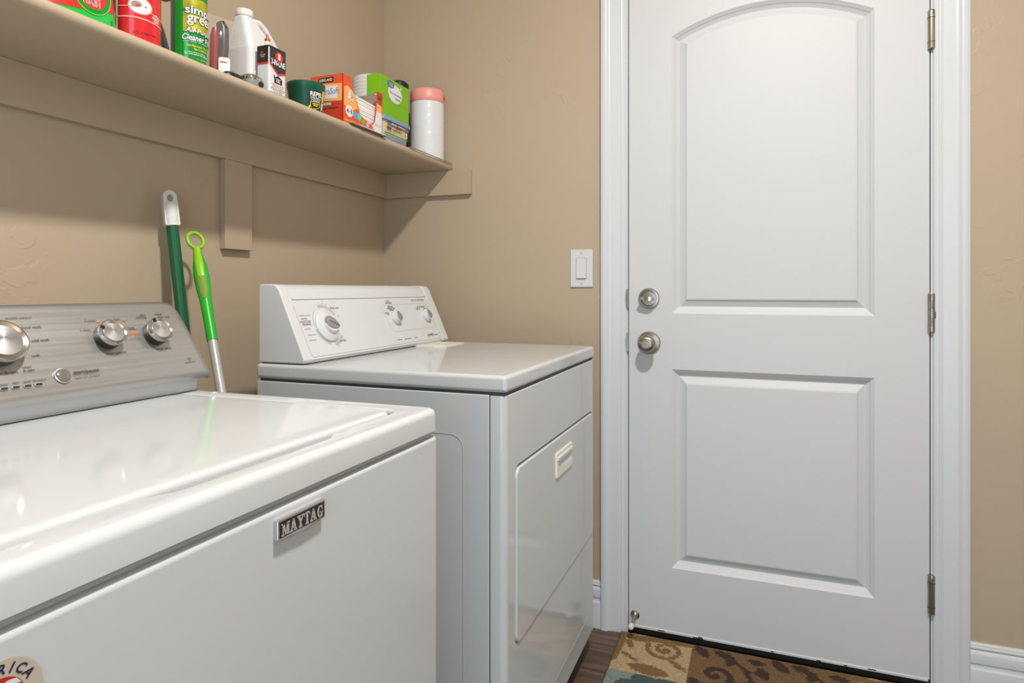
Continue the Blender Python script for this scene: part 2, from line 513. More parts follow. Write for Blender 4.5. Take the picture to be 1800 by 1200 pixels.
for zs_ in (1.018, 1.012, 1.006): box('scuff_mark', (1.7185, -0.0104, zs_-0.0026), (1.7202, -0.0098, zs_+0.0026), DARKSLOT, bpy.data.objects['trim_2'])
jl = thing('trim_4', None, None, (JX0, 0.05, 0), kind='structure')
box('jamb_board', (JX0, -0.0005, 0.0), (0.8915, 0.118, DTOP + 0.004), TRIM, jl, bevel=0.001, seg=1)
box('stop_strip', (0.8915, 0.047, 0.0), (0.902, 0.085, DTOP), TRIM, jl)
jr = thing('trim_5', None, None, (JX1, 0.05, 0), kind='structure')
box('jamb_board', (1.7105, -0.0005, 0.0), (JX1, 0.118, DTOP + 0.004), TRIM, jr, bevel=0.001, seg=1)
box('stop_strip', (1.700, 0.047, 0.0), (1.7105, 0.085, DTOP), TRIM, jr)
bm = bmesh.new(); add_box(bm, (JX0, -0.0005, DTOP + 0.004), (JX1, 0.118, DTOP + 0.022)); struct('trim_6', bm, TRIM)
# strike plates with curved lips on the left jamb
for zc in (1.053, 0.915):
    bm = bmesh.new(); pr = []
    for k in range(9):
        a = math.radians(-80 + 160*k/8); pr.append((0.8915 - 0.0062*math.cos(a), -0.0118, zc + 0.030*math.sin(a)/math.sin(math.radians(80))))
    loops = [[(x, yy, z), (0.8938, yy, z), (0.8938, 0.03, z), (0.8918, 0.03, z)] for x, yy, z in pr]
    ring_solid(bm, loops)
    obj('strike_plate', bm, NICKEL, jl, label='satin nickel strike plate')
    box('latch_bolt', (0.8918, 0.012, zc - 0.012), (0.8946, 0.026, zc + 0.012), NICKEL, jl)

# wooden sill / threshold under the door
bm = bmesh.new(); add_box(bm, (JX0, 0.004, 0.0), (JX1, 0.118, 0.019)); struct('trim_7', bm, BLACKR, bevel=0.002)

BB = [(0.0, 0.0), (0.0155, 0.0), (0.0155, 0.078), (0.0145, 0.0815), (0.0095, 0.0835), (0.0085, 0.087), (0.0085, 0.093), (0.0115, 0.0975), (0.0125, 0.120),
      (0.0105, 0.1255), (0.0065, 0.1295), (0.0065, 0.1325), (0.0095, 0.1345), (0.0095, 0.1375), (0.0075, 0.1405), (0.0075, 0.1435), (0.0045, 0.1475), (0.0, 0.1480)]
prism('baseboard_back', [(-d, z) for d, z in BB], 'x', 0.0, 0.8078, TRIM, kind='structure', smooth=30)
prism('baseboard_back', [(-d, z) for d, z in BB], 'x', 1.7962, XR, TRIM, kind='structure', smooth=30)
prism('baseboard_left', [(d, z) for d, z in BB], 'y', YF, -0.016, TRIM, kind='structure', smooth=30)
prism('baseboard_right', [(XR - d, z) for d, z in BB], 'y', YF, -0.016, TRIM, kind='structure', smooth=30)

# ------------------------------------------------------------------ door leaf
dr = thing('door_1', None, None, ((DX0+DX1)/2, 0.02, 0.02), kind='structure')
dr['label'] = 'white two-panel interior door with an arched upper panel'
DZ0 = 0.0255
def panel_loop(x0, x1, z0, zs, rise, d, n=36):
    """outline of a panel inset by d: flat bottom, straight sides, arched (or flat) top"""
    xa, xb = x0 + d, x1 - d
    pts = [(xa, z0 + d), (xb, z0 + d)]
    if rise > 0:
        hw = (x1 - x0)/2; R = (hw*hw + rise*rise)/(2*rise); cx = (x0+x1)/2; cz = zs + rise - R
        for i in range(n+1):
            x = xb + (xa - xb)*i/n
            pts.append((x, cz + math.sqrt((R-d)**2 - (x-cx)**2)))
    else:
        for i in range(n+1): pts.append((xb + (xa-xb)*i/n, zs - d))
    return pts
PROF = [(0.0, 0.0), (0.0035, 0.0026), (0.0095, 0.0066), (0.0104, 0.0086), (0.0190, 0.0146), (0.0212, 0.0158), (0.0235, 0.0152), (0.0410, 0.0076), (0.0424, 0.0046), (0.0460, 0.0036)]
PANELS = [(1.0262, 1.5770, 1.0065, 1.860, 0.0675), (1.0262, 1.5770, 0.2220, 0.8345, 0.0)]
bm = bmesh.new(); edges = []; loopsv = []
outer = [(DX0, DZ0), (DX1, DZ0), (DX1, DTOP), (DX0, DTOP)]
hol = [panel_loop(*p, 0.0) for p in PANELS]
for pts in [outer] + hol:
    v = [bm.verts.new((p[0], 0.0, p[1])) for p in pts]
    edges += [bm.edges.new((v[i], v[(i+1) % len(v)])) for i in range(len(v))]; loopsv.append(v)
bmesh.ops.triangle_fill(bm, edges=edges, use_beauty=True)
ov = loopsv[0]
bk = [bm.verts.new((v.co.x, 0.044, v.co.z)) for v in ov]
for i in range(4): bm.faces.new((ov[i], ov[(i+1) % 4], bk[(i+1) % 4], bk[i]))
bm.faces.new(bk)
slab = obj('door_slab', bm, DOORW, dr)
for p in PANELS:
    bm = bmesh.new()
    ring_solid(bm, [[(x, dep, z) for x, z in panel_loop(*p, d)] for d, dep in PROF], cap=False)
    lp = [bm.verts.new((x, PROF[-1][1], z)) for x, z in panel_loop(*p, PROF[-1][0])]
    bm.faces.new(lp)
    obj('moulded_panel', bm, DOORW, dr, smooth=8)
# bottom rail strip with chipped paint, and the door sweep
box('bottom_strip', (DX0 + 0.003, -0.0025, 0.0195), (DX1 - 0.003, 0.012, 0.0275), TRIM, dr, bevel=0.001, seg=1)
for xa, wd, z in ((0.985, 0.020, 0.0225), (1.09, 0.030, 0.0205), (1.105, 0.012, 0.024), (1.31, 0.008, 0.0215), (1.50, 0.009, 0.021), (1.43, 0.012, 0.0205), (1.56, 0.02, 0.0235)):
    box('paint_chip', (xa, -0.0028, z), (xa+wd, -0.0024, z+0.003), DARKSLOT, dr)
box('door_sweep', (DX0 + 0.002, -0.0005, 0.004), (DX1 - 0.002, 0.012, 0.0195), BLACKR, dr)
box('corner_seal', (0.8985, -0.006, 2.0), (0.913, 0.0, 2.03), GREYGRIP, dr, bevel=0.003)

# deadbolt thumb turn
KX = 0.9572
db = lathe('deadbolt_rose', [(0.0, 0.0), (0.0320, 0.0), (0.0320, 0.006), (0.0300, 0.0105), (0.0240, 0.0115), (0.0232, 0.0095), (0.0222, 0.0085), (0.0, 0.0110)], (KX, 0.0, 1.053), (0, -1, 0), NICKEL, dr)
lathe('turn_hub', [(0.0, 0.0), (0.0115, 0.0), (0.0110, 0.005), (0.0, 0.006)], (KX, -0.0145, 1.053), (0, -1, 0), NICKEL, db)
bm = bmesh.new(); loops = []
for x, t, y0, y1 in ((-0.0270, 0.0022, 0.026, 0.036), (-0.018, 0.0042, 0.021, 0.038), (-0.006, 0.0056, 0.016, 0.039), (0.006, 0.0056, 0.016, 0.039), (0.015, 0.0044, 0.019, 0.037), (0.0195, 0.0024, 0.022, 0.033)):
    zo = -0.0045*(x/0.02)*0.3
    loops.append([(KX+x, -y0, 1.052-t+zo), (KX+x, -y1, 1.052-t+zo), (KX+x, -y1, 1.052+t+zo), (KX+x, -y0, 1.052+t+zo)])
ring_solid(bm, loops); obj('thumb_turn', bm, CHROME, db, smooth=50)
# knob
kz = 0.9145
kr = lathe('knob_rose', [(0.0, 0.0), (0.0355, 0.0), (0.0355, 0.003), (0.0330, 0.0075), (0.0220, 0.0105), (0.0150, 0.0120), (0.0, 0.0120)], (KX, 0.0, kz), (0, -1, 0), NICKEL, dr)
kb = lathe('door_knob', [(0.0, 0.010), (0.0125, 0.010), (0.0118, 0.022), (0.0140, 0.028), (0.0220, 0.034), (0.0262, 0.041), (0.0268, 0.048), (0.0255, 0.054), (0.0215, 0.0595), (0.0150, 0.0625), (0.0122, 0.0628), (0.0118, 0.0605), (0.0, 0.0605)], (KX, 0.0, kz), (0, -1, 0), NICKEL, dr, n=48)
lathe('lock_button', [(0.0, 0.0), (0.0098, 0.0), (0.0094, 0.003), (0.0, 0.0034)], (KX, -0.0600, kz), (0, -1, 0), NICKEL, kb)
box('turn_slot', (KX - 0.0016, -0.0665, kz - 0.0075), (KX + 0.0016, -0.0630, kz + 0.0075), NICKEL, kb, bevel=0.0008, seg=2)
lathe('rose_screw', [(0.0, 0.0), (0.0026, 0.0), (0.002, 0.0012), (0.0, 0.0014)], (KX+0.0262, -0.0078, kz + 0.004), (0, -1, 0), DARKSLOT, kr, n=14)
# hinges
def hinge(zc, cap):
    xk = 1.7110
    h = lathe('hinge_barrel', [(0.0, -0.052), (0.0072, -0.052), (0.0088, -0.050), (0.0088, -0.0335), (0.0078, -0.0330), (0.0078, -0.0322), (0.0086, -0.0318), (0.0086, 0.0318), (0.0078, 0.0322), (0.0078, 0.033), (0.0088, 0.0335), (0.0088, 0.050), (0.0075, 0.0535), (0.0, 0.0535)], (xk, -0.0060, zc), (0, 0, 1), NICKEL, dr, n=28)
    box('hinge_leaf', (DX1 + 0.0003, -0.0030, zc - 0.0505), (xk + 0.011, 0.0012, zc + 0.0505), NICKEL, h)
    for s in (-1, 1):
        if cap: lathe('knuckle_groove', [(0.0080, -0.0006), (0.0092, -0.0006), (0.0092, 0.0006), (0.0080, 0.0006)], (xk, -0.0060, zc + s*0.0328), (0, 0, 1), DARKSLOT, h, n=28, cap=False)
    if cap:
        lathe('set_screw', [(0.0, 0.0), (0.0020, 0.0), (0.0018, 0.0006), (0.0, 0.0006)], (xk + 0.001, -0.0147, zc + 0.0425), (0, -1, 0), DARKSLOT, h, n=12)
    else:
        for s in (-1, 1):
            box('knuckle_line', (xk - 0.0076, -0.0139, zc + s*0.0105 - 0.0004), (xk + 0.0076, -0.008, zc + s*0.0105 + 0.0004), DARKSLOT, h)
            for k in range(5): box('pin_hole', (xk - 0.003 , -0.0151, zc + s*0.021 - 0.008 + k*0.0036), (xk + 0.003, -0.0146, zc + s*0.021 - 0.0068 + k*0.0036), DARKSLOT, h)
hinge(1.779, True); hinge(1.0165, False); hinge(0.2585, True)
# rigid door stop screwed to the leaf
st = lathe('door_stop', [(0.0, 0.0), (0.0145, 0.0), (0.0140, 0.002), (0.0075, 0.006), (0.0050, 0.010), (0.0044, 0.060), (0.0, 0.060)], (0.9135, 0.0, 0.0578), (0, -1, -0.06), NICKEL, dr)
lathe('rubber_tip', [(0.0, 0.057), (0.0062, 0.057), (0.0085, 0.061), (0.0088, 0.068), (0.0075, 0.0745), (0.004, 0.078), (0.0, 0.0785)], (0.9135, 0.0, 0.0578), (0, -1, -0.06), PLASTW, st)

# ------------------------------------------------------------------ light switch
sw = thing('light_switch', 'white rocker light switch plate on the tan wall left of the door', 'light switch', (0.7412, 0, 1.09))
sx0, sx1, sz0, sz1 = 0.7040, 0.7785, 1.0875, 1.2095
scx, scz = (sx0+sx1)/2, (sz0+sz1)/2
prism('cover_plate', [(sx0, sz0), (sx1, sz0), (sx1, sz1), (sx0, sz1)], 'y', -0.0058, 0.0, PLASTW, sw, bevel=0.0028, seg=3)
box('rocker_frame', (scx-0.0180, -0.0064, scz-0.0345), (scx+0.0180, -0.0050, scz+0.0345), PALEGREY, sw)
bm = bmesh.new()
ring_solid(bm, [[(scx+s*0.0160, -0.0064, scz-0.0325) for s in (-1, 1)] + [(scx+s*0.0160, -0.0064, scz+0.0325) for s in (1, -1)],
                [(scx+s*0.0158, -0.0115, scz-0.0320) for s in (-1, 1)] + [(scx+s*0.0158, -0.0078, scz+0.0320) for s in (1, -1)]])
obj('rocker', bm, PLASTW, sw, bevel=0.0008, seg=2)
for s in (-1, 1):
    lathe('plate_screw', [(0.0, 0.0), (0.0032, 0.0), (0.0028, 0.0010), (0.0, 0.0013)], (scx, -0.0056, scz+s*0.0485), (0, -1, 0), PALEGREY, sw, n=16)

# ------------------------------------------------------------------ wall shelf
ws = thing('wall_shelf', 'long tan painted shelf on cleats along the left wall', 'shelf', (0, -1.3, 1.1825))
SZ0, SZ1 = 1.4945, 1.5155
SX = 0.2745
prof = [(0.0, SZ0), (SX-0.004, SZ0), (SX-0.0015, SZ0+0.001), (SX+0.003, SZ0+0.006), (SX+0.0042, SZ0+0.0115), (SX+0.003, SZ1-0.004), (SX-0.001, SZ1-0.0006), (SX-0.006, SZ1), (0.0, SZ1)]
prism('shelf_board', prof, 'y', -2.75, -0.0005, SHELFP, ws, smooth=50)
box('wall_cleat', (0.0, -2.75, 1.4105), (0.019, -0.019, SZ0), SHELFP, ws, bevel=0.0012, seg=2)
prism('end_cleat', [(0.0, 1.4085), (0.3500, 1.4085), (0.3525, 1.411), (0.3525, SZ0-0.001), (0.3512, SZ0), (0.0, SZ0)], 'y', -0.018, 0.0, SHELFP, ws, bevel=0.0012, seg=2)
for yc in (-0.7225, -1.93):
    box('cleat_block', (0.0, yc-0.0465, 1.1830), (0.0188, yc+0.0465, 1.4105), SHELFP, ws, bevel=0.0015, seg=2)

# ------------------------------------------------------------------ washing machine
WX0, WX1, WY0, WY1 = 0.130, 0.840, -1.895, -1.1950
wa = thing('washing_machine', 'white top-load washer with a brushed steel control panel, nearest the camera', 'washing machine', ((WX0+WX1)/2, (WY0+WY1)/2, 0))
box('cabinet', (WX0+0.01, WY0+0.004, 0.025), (WX1-0.022, WY1-0.003, 0.868), ENAMEL2, wa, bevel=0.004)
box('front_panel', (WX1-0.030, WY0+0.001, 0.045), (WX1, WY1-0.0005, 0.8700), ENAMEL2, wa, bevel=0.0065, seg=4)
box('front_lip', (WX1-0.030, WY0+0.006, 0.8600), (WX1-0.0075, WY1-0.006, 0.8765), ENAMEL2, wa)
for fx in (WX0+0.06, WX1-0.08):
    for fy in (WY0+0.06, WY1-0.06):
        lathe('foot', [(0.0, 0.0), (0.020, 0.0), (0.022, 0.006), (0.012, 0.012), (0.010, 0.030), (0.0, 0.030)], (fx, fy, 0.0), (0, 0, 1), BLACKR, wa, n=20)
# deck with a rounded opening and a finger scoop in front of the lid
ZD0, ZD1 = 0.8755, 0.9100
hx0, hx1, hy0, hy1 = 0.395, 0.7975, -1.872, -1.2330
hole = []
for q in rrect(hx0, hx1, hy0, hy1, 0.022, 6): hole.append(q)
# insert the scoop on the front edge (x = hx1), running from high y to low y
def scoop(y):
    c, hw, ed = -1.513, 0.100, 0.030
    t = (abs(y - c) - hw)/ed
    t = min(1.0, max(0.0, t)); s = t*t*(3-2*t)
    return 0.0125*(1.0 - s)
front_pts = [(hx1 + scoop(yy), yy) for yy in np.linspace(hy0+0.05, hy1-0.05, 46)]
# rrect order: corner (x1,y1), (x0,y1), (x0,y0), (x1,y0): close with the front edge from low y up to high y
hole = hole + front_pts
def offset_poly(pts, d):
    n_ = len(pts); out = []
    ar = sum(pts[i][0]*pts[(i+1) % n_][1] - pts[(i+1) % n_][0]*pts[i][1] for i in range(n_))
    sg = 1 if ar > 0 else -1
    for i in range(n_):
        a_ = Vector(pts[i-1]); b_ = Vector(pts[i]); c_ = Vector(pts[(i+1) % n_])
        t1 = (b_-a_).normalized(); t2 = (c_-b_).normalized(); t = (t1+t2).normalized()
        out.append((b_.x + sg*t.y*d, b_.y - sg*t.x*d))
    return out
def rim(r, k=6): return [(r*(1-math.cos(math.radians(90*i/k))), r*(1-math.sin(math.radians(90*i/k)))) for i in range(k+1)]   # (outward->inset, drop)
bm = bmesh.new()
RO = 0.0095
ol = [[(x, y_, ZD0) for x, y_ in rrect(WX0+0.004, WX1-0.0025, WY0+0.003, WY1-0.0025, 0.012, 6)], [(x, y_, ZD0+0.003) for x, y_ in rrect(WX0, WX1+0.0015, WY0-0.001, WY1+0.0015, 0.016, 6)]]
for ins, dz in rim(RO): ol.append([(x, y_, ZD1-dz) for x, y_ in rrect(WX0+ins, WX1+0.0015-ins, WY0-0.001+ins, WY1+0.0015-ins, 0.016-ins, 6)])
ring_solid(bm, ol, cap=False)
RH = 0.0060
hl = []
for ins, dz in rim(RH, 4): hl.append([(x, y_, ZD1-0.0006-dz) for x, y_ in offset_poly(hole, ins)])
hl = [[(x, y_, ZD0) for x, y_ in hole]] + hl
ring_solid(bm, hl, cap=False)
ed = []
for lp in (ol[-1], [(x, y_, ZD1-0.0006) for x, y_, z in hl[-1]]):
    v = [bm.verts.new(p) for p in lp]; ed += [bm.edges.new((v[i], v[(i+1) % len(v)])) for i in range(len(v))]
bmesh.ops.triangle_fill(bm, edges=ed, use_beauty=True)
obj('deck', bm, ENAMEL, wa, smooth=50)
box('tub_shadow_gap', (hx0-0.01, hy0-0.01, 0.8690), (hx1+0.02, hy1+0.01, 0.8800), GAPD, wa)
lidp = rrect(hx0-0.0085, hx1-0.0050, hy0+0.005, hy1-0.0050, 0.020, 6)
bm = bmesh.new()
lcx, lcy = (hx0+hx1)/2, (hy0+hy1)/2
def inset(pts, d, z):
    out = []
    for x, y_ in pts:
        out.append((x + (d if x < lcx else -d)*min(1, abs(x-lcx)/0.15), y_ + (d if y_ < lcy else -d)*min(1, abs(y_-lcy)/0.2), z))
    return out
ring_solid(bm, [inset(lidp, 0, 0.8815), inset(lidp, 0, 0.9045), inset(lidp, 0.0008, 0.9072), inset(lidp, 0.0026, 0.9094), inset(lidp, 0.0056, 0.9106), inset(lidp, 0.0110, 0.9110), inset(lidp, 0.03, 0.9112)])
obj('lid', bm, ENAMEL, wa, smooth=50)
# control console: white base and steel fascia
base = [(0.135, 0.9095), (0.3870, 0.9095), (0.3915, 0.9390), (0.385, 0.952), (0.30, 1.045), (0.135, 1.050)]
box('console_seam', (0.30, WY0+0.01, 0.9085), (0.3800, WY1-0.012, 0.9108), GAPD, wa)
prism('console_base', [(0.135, 0.9104), (0.3855, 0.9104), (0.3905, 0.9390), (0.380, 0.955), (0.30, 1.045), (0.135, 1.050)], 'y', WY0+0.006, WY1-0.0045, PLASTW, wa, bevel=0.0010)
# steel fascia: swept section, rounded at the right hand top corner
PA = Vector((0.4085, 0, 0.9440)); PB = Vector((0.3420, 0, 1.0570))
PUP = (PB - PA).normalized(); PN = Vector((PUP.z, 0, -PUP.x)).normalized()
PL = (PB - PA).length
sec = [(-0.0045, -0.0140), (-0.0075, -0.0085), (-0.0045, -0.0025), (0.004, 0.0), (PL*0.5, 0.0012), (PL-0.004, 0.0), (PL+0.004, -0.0025), (PL+0.0085, -0.010), (PL+0.010, -0.022), (PL+0.008, -0.045)]
def sec_pt(s, n, y_): return PA + PUP*s + PN*n + Vector((0, y_, 0))
bm = bmesh.new(); loops = []
ys = [WY0-0.002, WY0+0.002, WY0+0.012, WY0+0.03, -1.5, -1.2500]
ends = []
R_ = 0.030
for k in range(9):
    a = math.radians(90*k/8)
    ends.append((-1.2270 + R_*math.sin(a), R_*(1-math.cos(a))))   # y, how far the top comes down
for y_ in ys: loops.append([sec_pt(s, n, y_) for s, n in sec])
for y_, dn in ends:
    lp = []
    kk = max(0.0, (y_ + 1.2105)/0.0135); edge = 0.007*kk*kk
    for i, (s, n) in enumerate(sec):
        s2 = s
        if s > PL*0.4: s2 = s - dn*(0.35 if i == 4 else 1.0)
        lp.append(sec_pt(s2, n - edge, y_))
    loops.append(lp)
# slope the right end outwards towards the bottom like the photo
def fan(l, y_):
    out = []
    for p in l:
        t = max(0.0, 1 - (p.z - 0.94)/0.12)
        q = p.copy()
        if y_ > -1.24: q.y = p.y + 0.009*t*(y_ + 1.24)/0.043 - 0.004*(1-t)*(y_ + 1.24)/0.043
        out.append(q)
    return out
allY = ys + [e[0] for e in ends]
loops = [fan(l, y_) for l, y_ in zip(loops, allY)]
ring_solid(bm, loops)
fas = obj('control_fascia', bm, STEEL, wa, smooth=50)
YD = Vector((0, 1, 0))
P0 = PA + PN*0.0012
def onF(u, v): return onP(u, v, P0, PN)
def ftext(s, u0, u1, v, m=INK, bold=0.0, shear=0.0, kh=None, par=fas):
    a = onF(u0, v); b = onF(u1, v); c = (a+b)/2
    text_on(s, c, abs(b.y-a.y), YD, PUP, PN, m, par, bold=bold, shear=shear, off=0.0006)
for s, u0, u1, v in (('wrinkle control', 8, 55, 558.5), ('hand wash', 37, 72, 575), ('cold wash', 54.5, 86, 598), ('soak', 55.5, 70.5, 624.5), ('rinse', 39, 55, 645), ('& spin', 40.5, 61, 651),
                     ('drain & spin', -14, 32, 656), ('rinse', -3, 13, 676), ('spin', 22, 33, 673), ('done', 41, 54, 670.5), ('lid locked', 58, 81, 667.5),
                     ('hold 3 sec. to cancel', 132, 175.5, 661.8), ('2 rinses', 148, 168, 563.3), ('1 rinse', 141, 158, 580), ('rinse options', 186, 223, 620.8),
                     ('rinse', 199, 210, 561), ('2 rinses', 218, 236, 576), ('auto', 245, 255, 553.6), ('sensing', 239, 257, 558), ('deep', 273, 284, 552.3), ('water wash', 276, 298, 556.5), ('water level', 274, 301, 612), ('high efficiency', 325, 344, 636.2)):
    ftext(s, u0, u1, v)
ftext('start/pause', 128, 175, 653, bold=0.012)
def fline(u0, v0, u1, v1, th, m):
    a = onF(u0, v0); b = onF(u1, v1)
    yv = (b - a); L = yv.length; d = yv.normalized(); n = PN.cross(d).normalized()
    poly_on([(0, -th), (L, -th), (L, th), (0, th)], a, d, n, PN, m, fas, off=0.0006, name='print_line')
fline(129, 660, 175, 656.5, 0.00018, INK)
fline(213, 564.5, 222, 563.5, 0.00025, INK); fline(226, 579.5, 241, 578.5, 0.0003, INK)
for v in (584.3, 586, 587.7): fline(227, v, 243, v-0.6, 0.0004, ORANGEP)
fline(170, 566, 176, 564.5, 0.0006, ORANGEP); fline(159, 581.6, 161, 581.2, 0.0008, ORANGEP); fline(257, 562, 259, 563, 0.0008, ORANGEP)
fline(50.5, 600.5, 52.5, 600, 0.0009, ORANGEP); fline(51, 624, 52.5, 622, 0.0008, ORANGEP); fline(35, 643, 38, 641.5, 0.0007, ORANGEP); fline(7, 650.6, 11, 651.4, 0.0006, ORANGEP)
# efficiency mark: small ring with two strokes
he = onF(333, 630.2); fm = flat_map(he, YD, PUP, PN, 0.0006)
arc_band('efficiency_mark', 0.0024, 0.0029, 0, 360, fm, INK, fas, n=24)
text_on('he', he, 0.0036, YD, PUP, PN, INK, fas, off=0.0006, shear=0.2)
# knobs
def dial(name, u, v, r, hgt, parent, ptr):
    # u,v locate the face of the knob
    c = onP(u, v, P0 + PN*hgt, PN) - PN*hgt
    k = lathe(name, [(0.0, 0.0), (r*0.94, 0.0), (r*0.97, hgt*0.5), (r, hgt*0.62), (r*0.985, hgt*0.66)], c, PN, BLACKP, parent, n=56)
    lathe('knob_ring', [(r*0.99, hgt*0.62), (r*1.01, hgt*0.80), (r*0.98, hgt*0.94), (r*0.92, hgt*0.985), (r*0.78, hgt*0.93), (r*0.74, hgt*0.90), (r*0.70, hgt*0.90), (r*0.5, hgt*0.62)], c, PN, CHROME, k, n=56, cap=False)
    lathe('knob_face', [(0.0, hgt*0.955), (r*0.4, hgt*0.955), (r*0.72, hgt*0.93), (r*0.735, hgt*0.86), (r*0.6, hgt*0.7)], c, PN, SILVER, k, n=56)
    a = math.radians(ptr); dd = YD*math.cos(a) + PUP*math.sin(a); nn = PN.cross(dd)
    bm = bmesh.new(); pts = [(0.66, 0.0), (0.80, 0.10), (0.99, 0.10), (0.99, -0.10), (0.80, -0.10)]
    ring_solid(bm, [[c + dd*(r*x) + nn*(r*y_) + PN*(hgt*0.90) for x, y_ in pts], [c + dd*(r*x) + nn*(r*y_) + PN*(hgt*1.02) for x, y_ in pts]])
    obj('pointer_mark', bm, BLACKP, k)
    return c
cc = dial('cycle_knob', 9, 596, 0.0290, 0.0210, wa, 150)
arc_band('dial_ring', 0.0335, 0.0339, -80, 80, flat_map(cc, YD, PUP, PN, 0.0008), INKG, fas, n=30)
dial('rinse_knob', 201.5, 582, 0.0205, 0.0200, wa, 150)
dial('level_knob', 285, 577, 0.0205, 0.0200, wa, 110)
# start button
c = onF(110.5, 660.5)
sb = lathe('start_button', [(0.0, 0.0), (0.0098, 0.0), (0.0098, 0.0012), (0.0088, 0.0030), (0.0060, 0.0042), (0.0, 0.0047)], c, PN, BUTTON, wa)
lathe('button_ring', [(0.0097, 0.0), (0.0112, 0.0), (0.0110, 0.0014), (0.0097, 0.0016)], c, PN, SILVER, sb, cap=False)
for u, v in ((7.5, 683.5), (28.5, 680.8), (49, 678.3), (68.5, 675.6)):
    c = onF(u, v)
    poly_on(rrect(-0.0050, 0.0050, -0.0024, 0.0024, 0.0023, 5), c, YD, PUP, PN, PALEGREY, fas, off=0.0005, name='indicator_rim')
    poly_on(rrect(-0.0043, 0.0043, -0.0018, 0.0018, 0.0017, 5), c, YD, PUP, PN, DARKSLOT, fas, off=0.0008, name='indicator_light')
# badge with raised serif capitals
by0, by1, bz0, bz1 = -1.5330, -1.4615, 0.8395, 0.8590
bcy, bcz = (by0+by1)/2, (bz0+bz1)/2
hw, hh = (by1-by0)/2, (bz1-bz0)/2
pent = [(by0, bz0+0.0005), (bcy, bz0-0.0022), (by1, bz0+0.0005), (by1, bz1), (by0, bz1)]
bd = prism('badge', pent, 'x', WX1-0.001, WX1+0.0055, CHROME, wa, bevel=0.0009, seg=2)
prism('badge_field', [(by0+0.0022, bz0+0.0024), (by1-0.0022, bz0+0.0024), (by1-0.0022, bz1-0.0018), (by0+0.0022, bz1-0.0018)], 'x', WX1+0.0050, WX1+0.0058, NAVY, bd)
GL = {  # strokes of each capital as quads on a unit box (slab serif, heavy and hair strokes)
 'M': (1.25, [[(.05,0),(.40,0),(.40,.09),(.05,.09)], [(.19,.05),(.27,.05),(.27,.95),(.19,.95)], [(.02,.91),(.38,.91),(.38,1),(.02,1)], [(.16,1),(.40,1),(.70,.12),(.60,0),(.56,0)], [(.60,0),(.68,.10),(1.0,1),(.90,1)], [(.86,.05),(1.10,.05),(1.10,.95),(.86,.95)], [(.76,0),(1.22,0),(1.22,.09),(.76,.09)], [(.88,.91),(1.22,.91),(1.22,1),(.88,1)]]),
 'A': (1.05, [[(0,0),(.36,0),(.36,.09),(0,.09)], [(.13,.05),(.22,.05),(.56,.94),(.46,1)], [(.40,1),(.60,1),(.94,.05),(.66,.05)], [(.56,0),(1.04,0),(1.04,.09),(.56,.09)], [(.26,.28),(.74,.28),(.72,.36),(.28,.36)]]),
 'Y': (1.00, [[(-.02,.91),(.46,.91),(.46,1),(-.02,1)], [(.06,.95),(.36,.95),(.62,.42),(.38,.42)], [(.62,.91),(1.0,.91),(1.0,1),(.62,1)], [(.78,.95),(.87,.95),(.61,.42),(.50,.46)], [(.38,.05),(.62,.05),(.62,.46),(.38,.46)], [(.26,0),(.74,0),(.74,.09),(.26,.09)]]),
 'T': (.95, [[(.04,.90),(.91,.90),(.91,1),(.04,1)], [(.0,.70),(.07,.70),(.13,1),(.04,1)], [(.88,.70),(.95,.70),(.91,1),(.82,1)], [(.36,.05),(.60,.05),(.60,.95),(.36,.95)], [(.24,0),(.72,0),(.72,.09),(.24,.09)]]),
 'G': (1.02, [])}
n = 14
def gband(r0x, r0y, r1x, r1y, a0, a1):
    q = []
    for i in range(n):
        b0 = math.radians(a0+(a1-a0)*i/n); b1 = math.radians(a0+(a1-a0)*(i+1)/n)
        q.append([(.50+r0x*math.cos(b0), .5+r0y*math.sin(b0)), (.50+r1x*math.cos(b0), .5+r1y*math.sin(b0)), (.50+r1x*math.cos(b1), .5+r1y*math.sin(b1)), (.50+r0x*math.cos(b1), .5+r0y*math.sin(b1))])
    return q
GL['G'] = (1.02, gband(.22, .44, .46, .52, 48, 310) + [[(.80,.62),(.87,.62),(.87,.98),(.80,.98)], [(.66,.06),(.88,.0),(.88,.42),(.66,.42)], [(.56,.36),(.99,.36),(.99,.44),(.56,.44)]])
word = 'MAYTAG'
tot = sum(GL[k][0] for k in word) + 0.06*5
availw = (by1-by0) - 0.0088; kx = availw/tot; kz_ = 0.0118
xc = by0 + 0.0040; zb = bz0 + 0.0038
for k in word:
    wd, quads = GL[k]
    bm = bmesh.new()
    for qd in quads:
        ring_solid(bm, [[(WX1+0.0057, xc + x*kx, zb + z*kz_) for x, z in qd], [(WX1+0.0066, xc + x*kx, zb + z*kz_) for x, z in qd]])
    obj('badge_letter', bm, BADGEM, bd)
    xc += (wd + 0.06)*kx
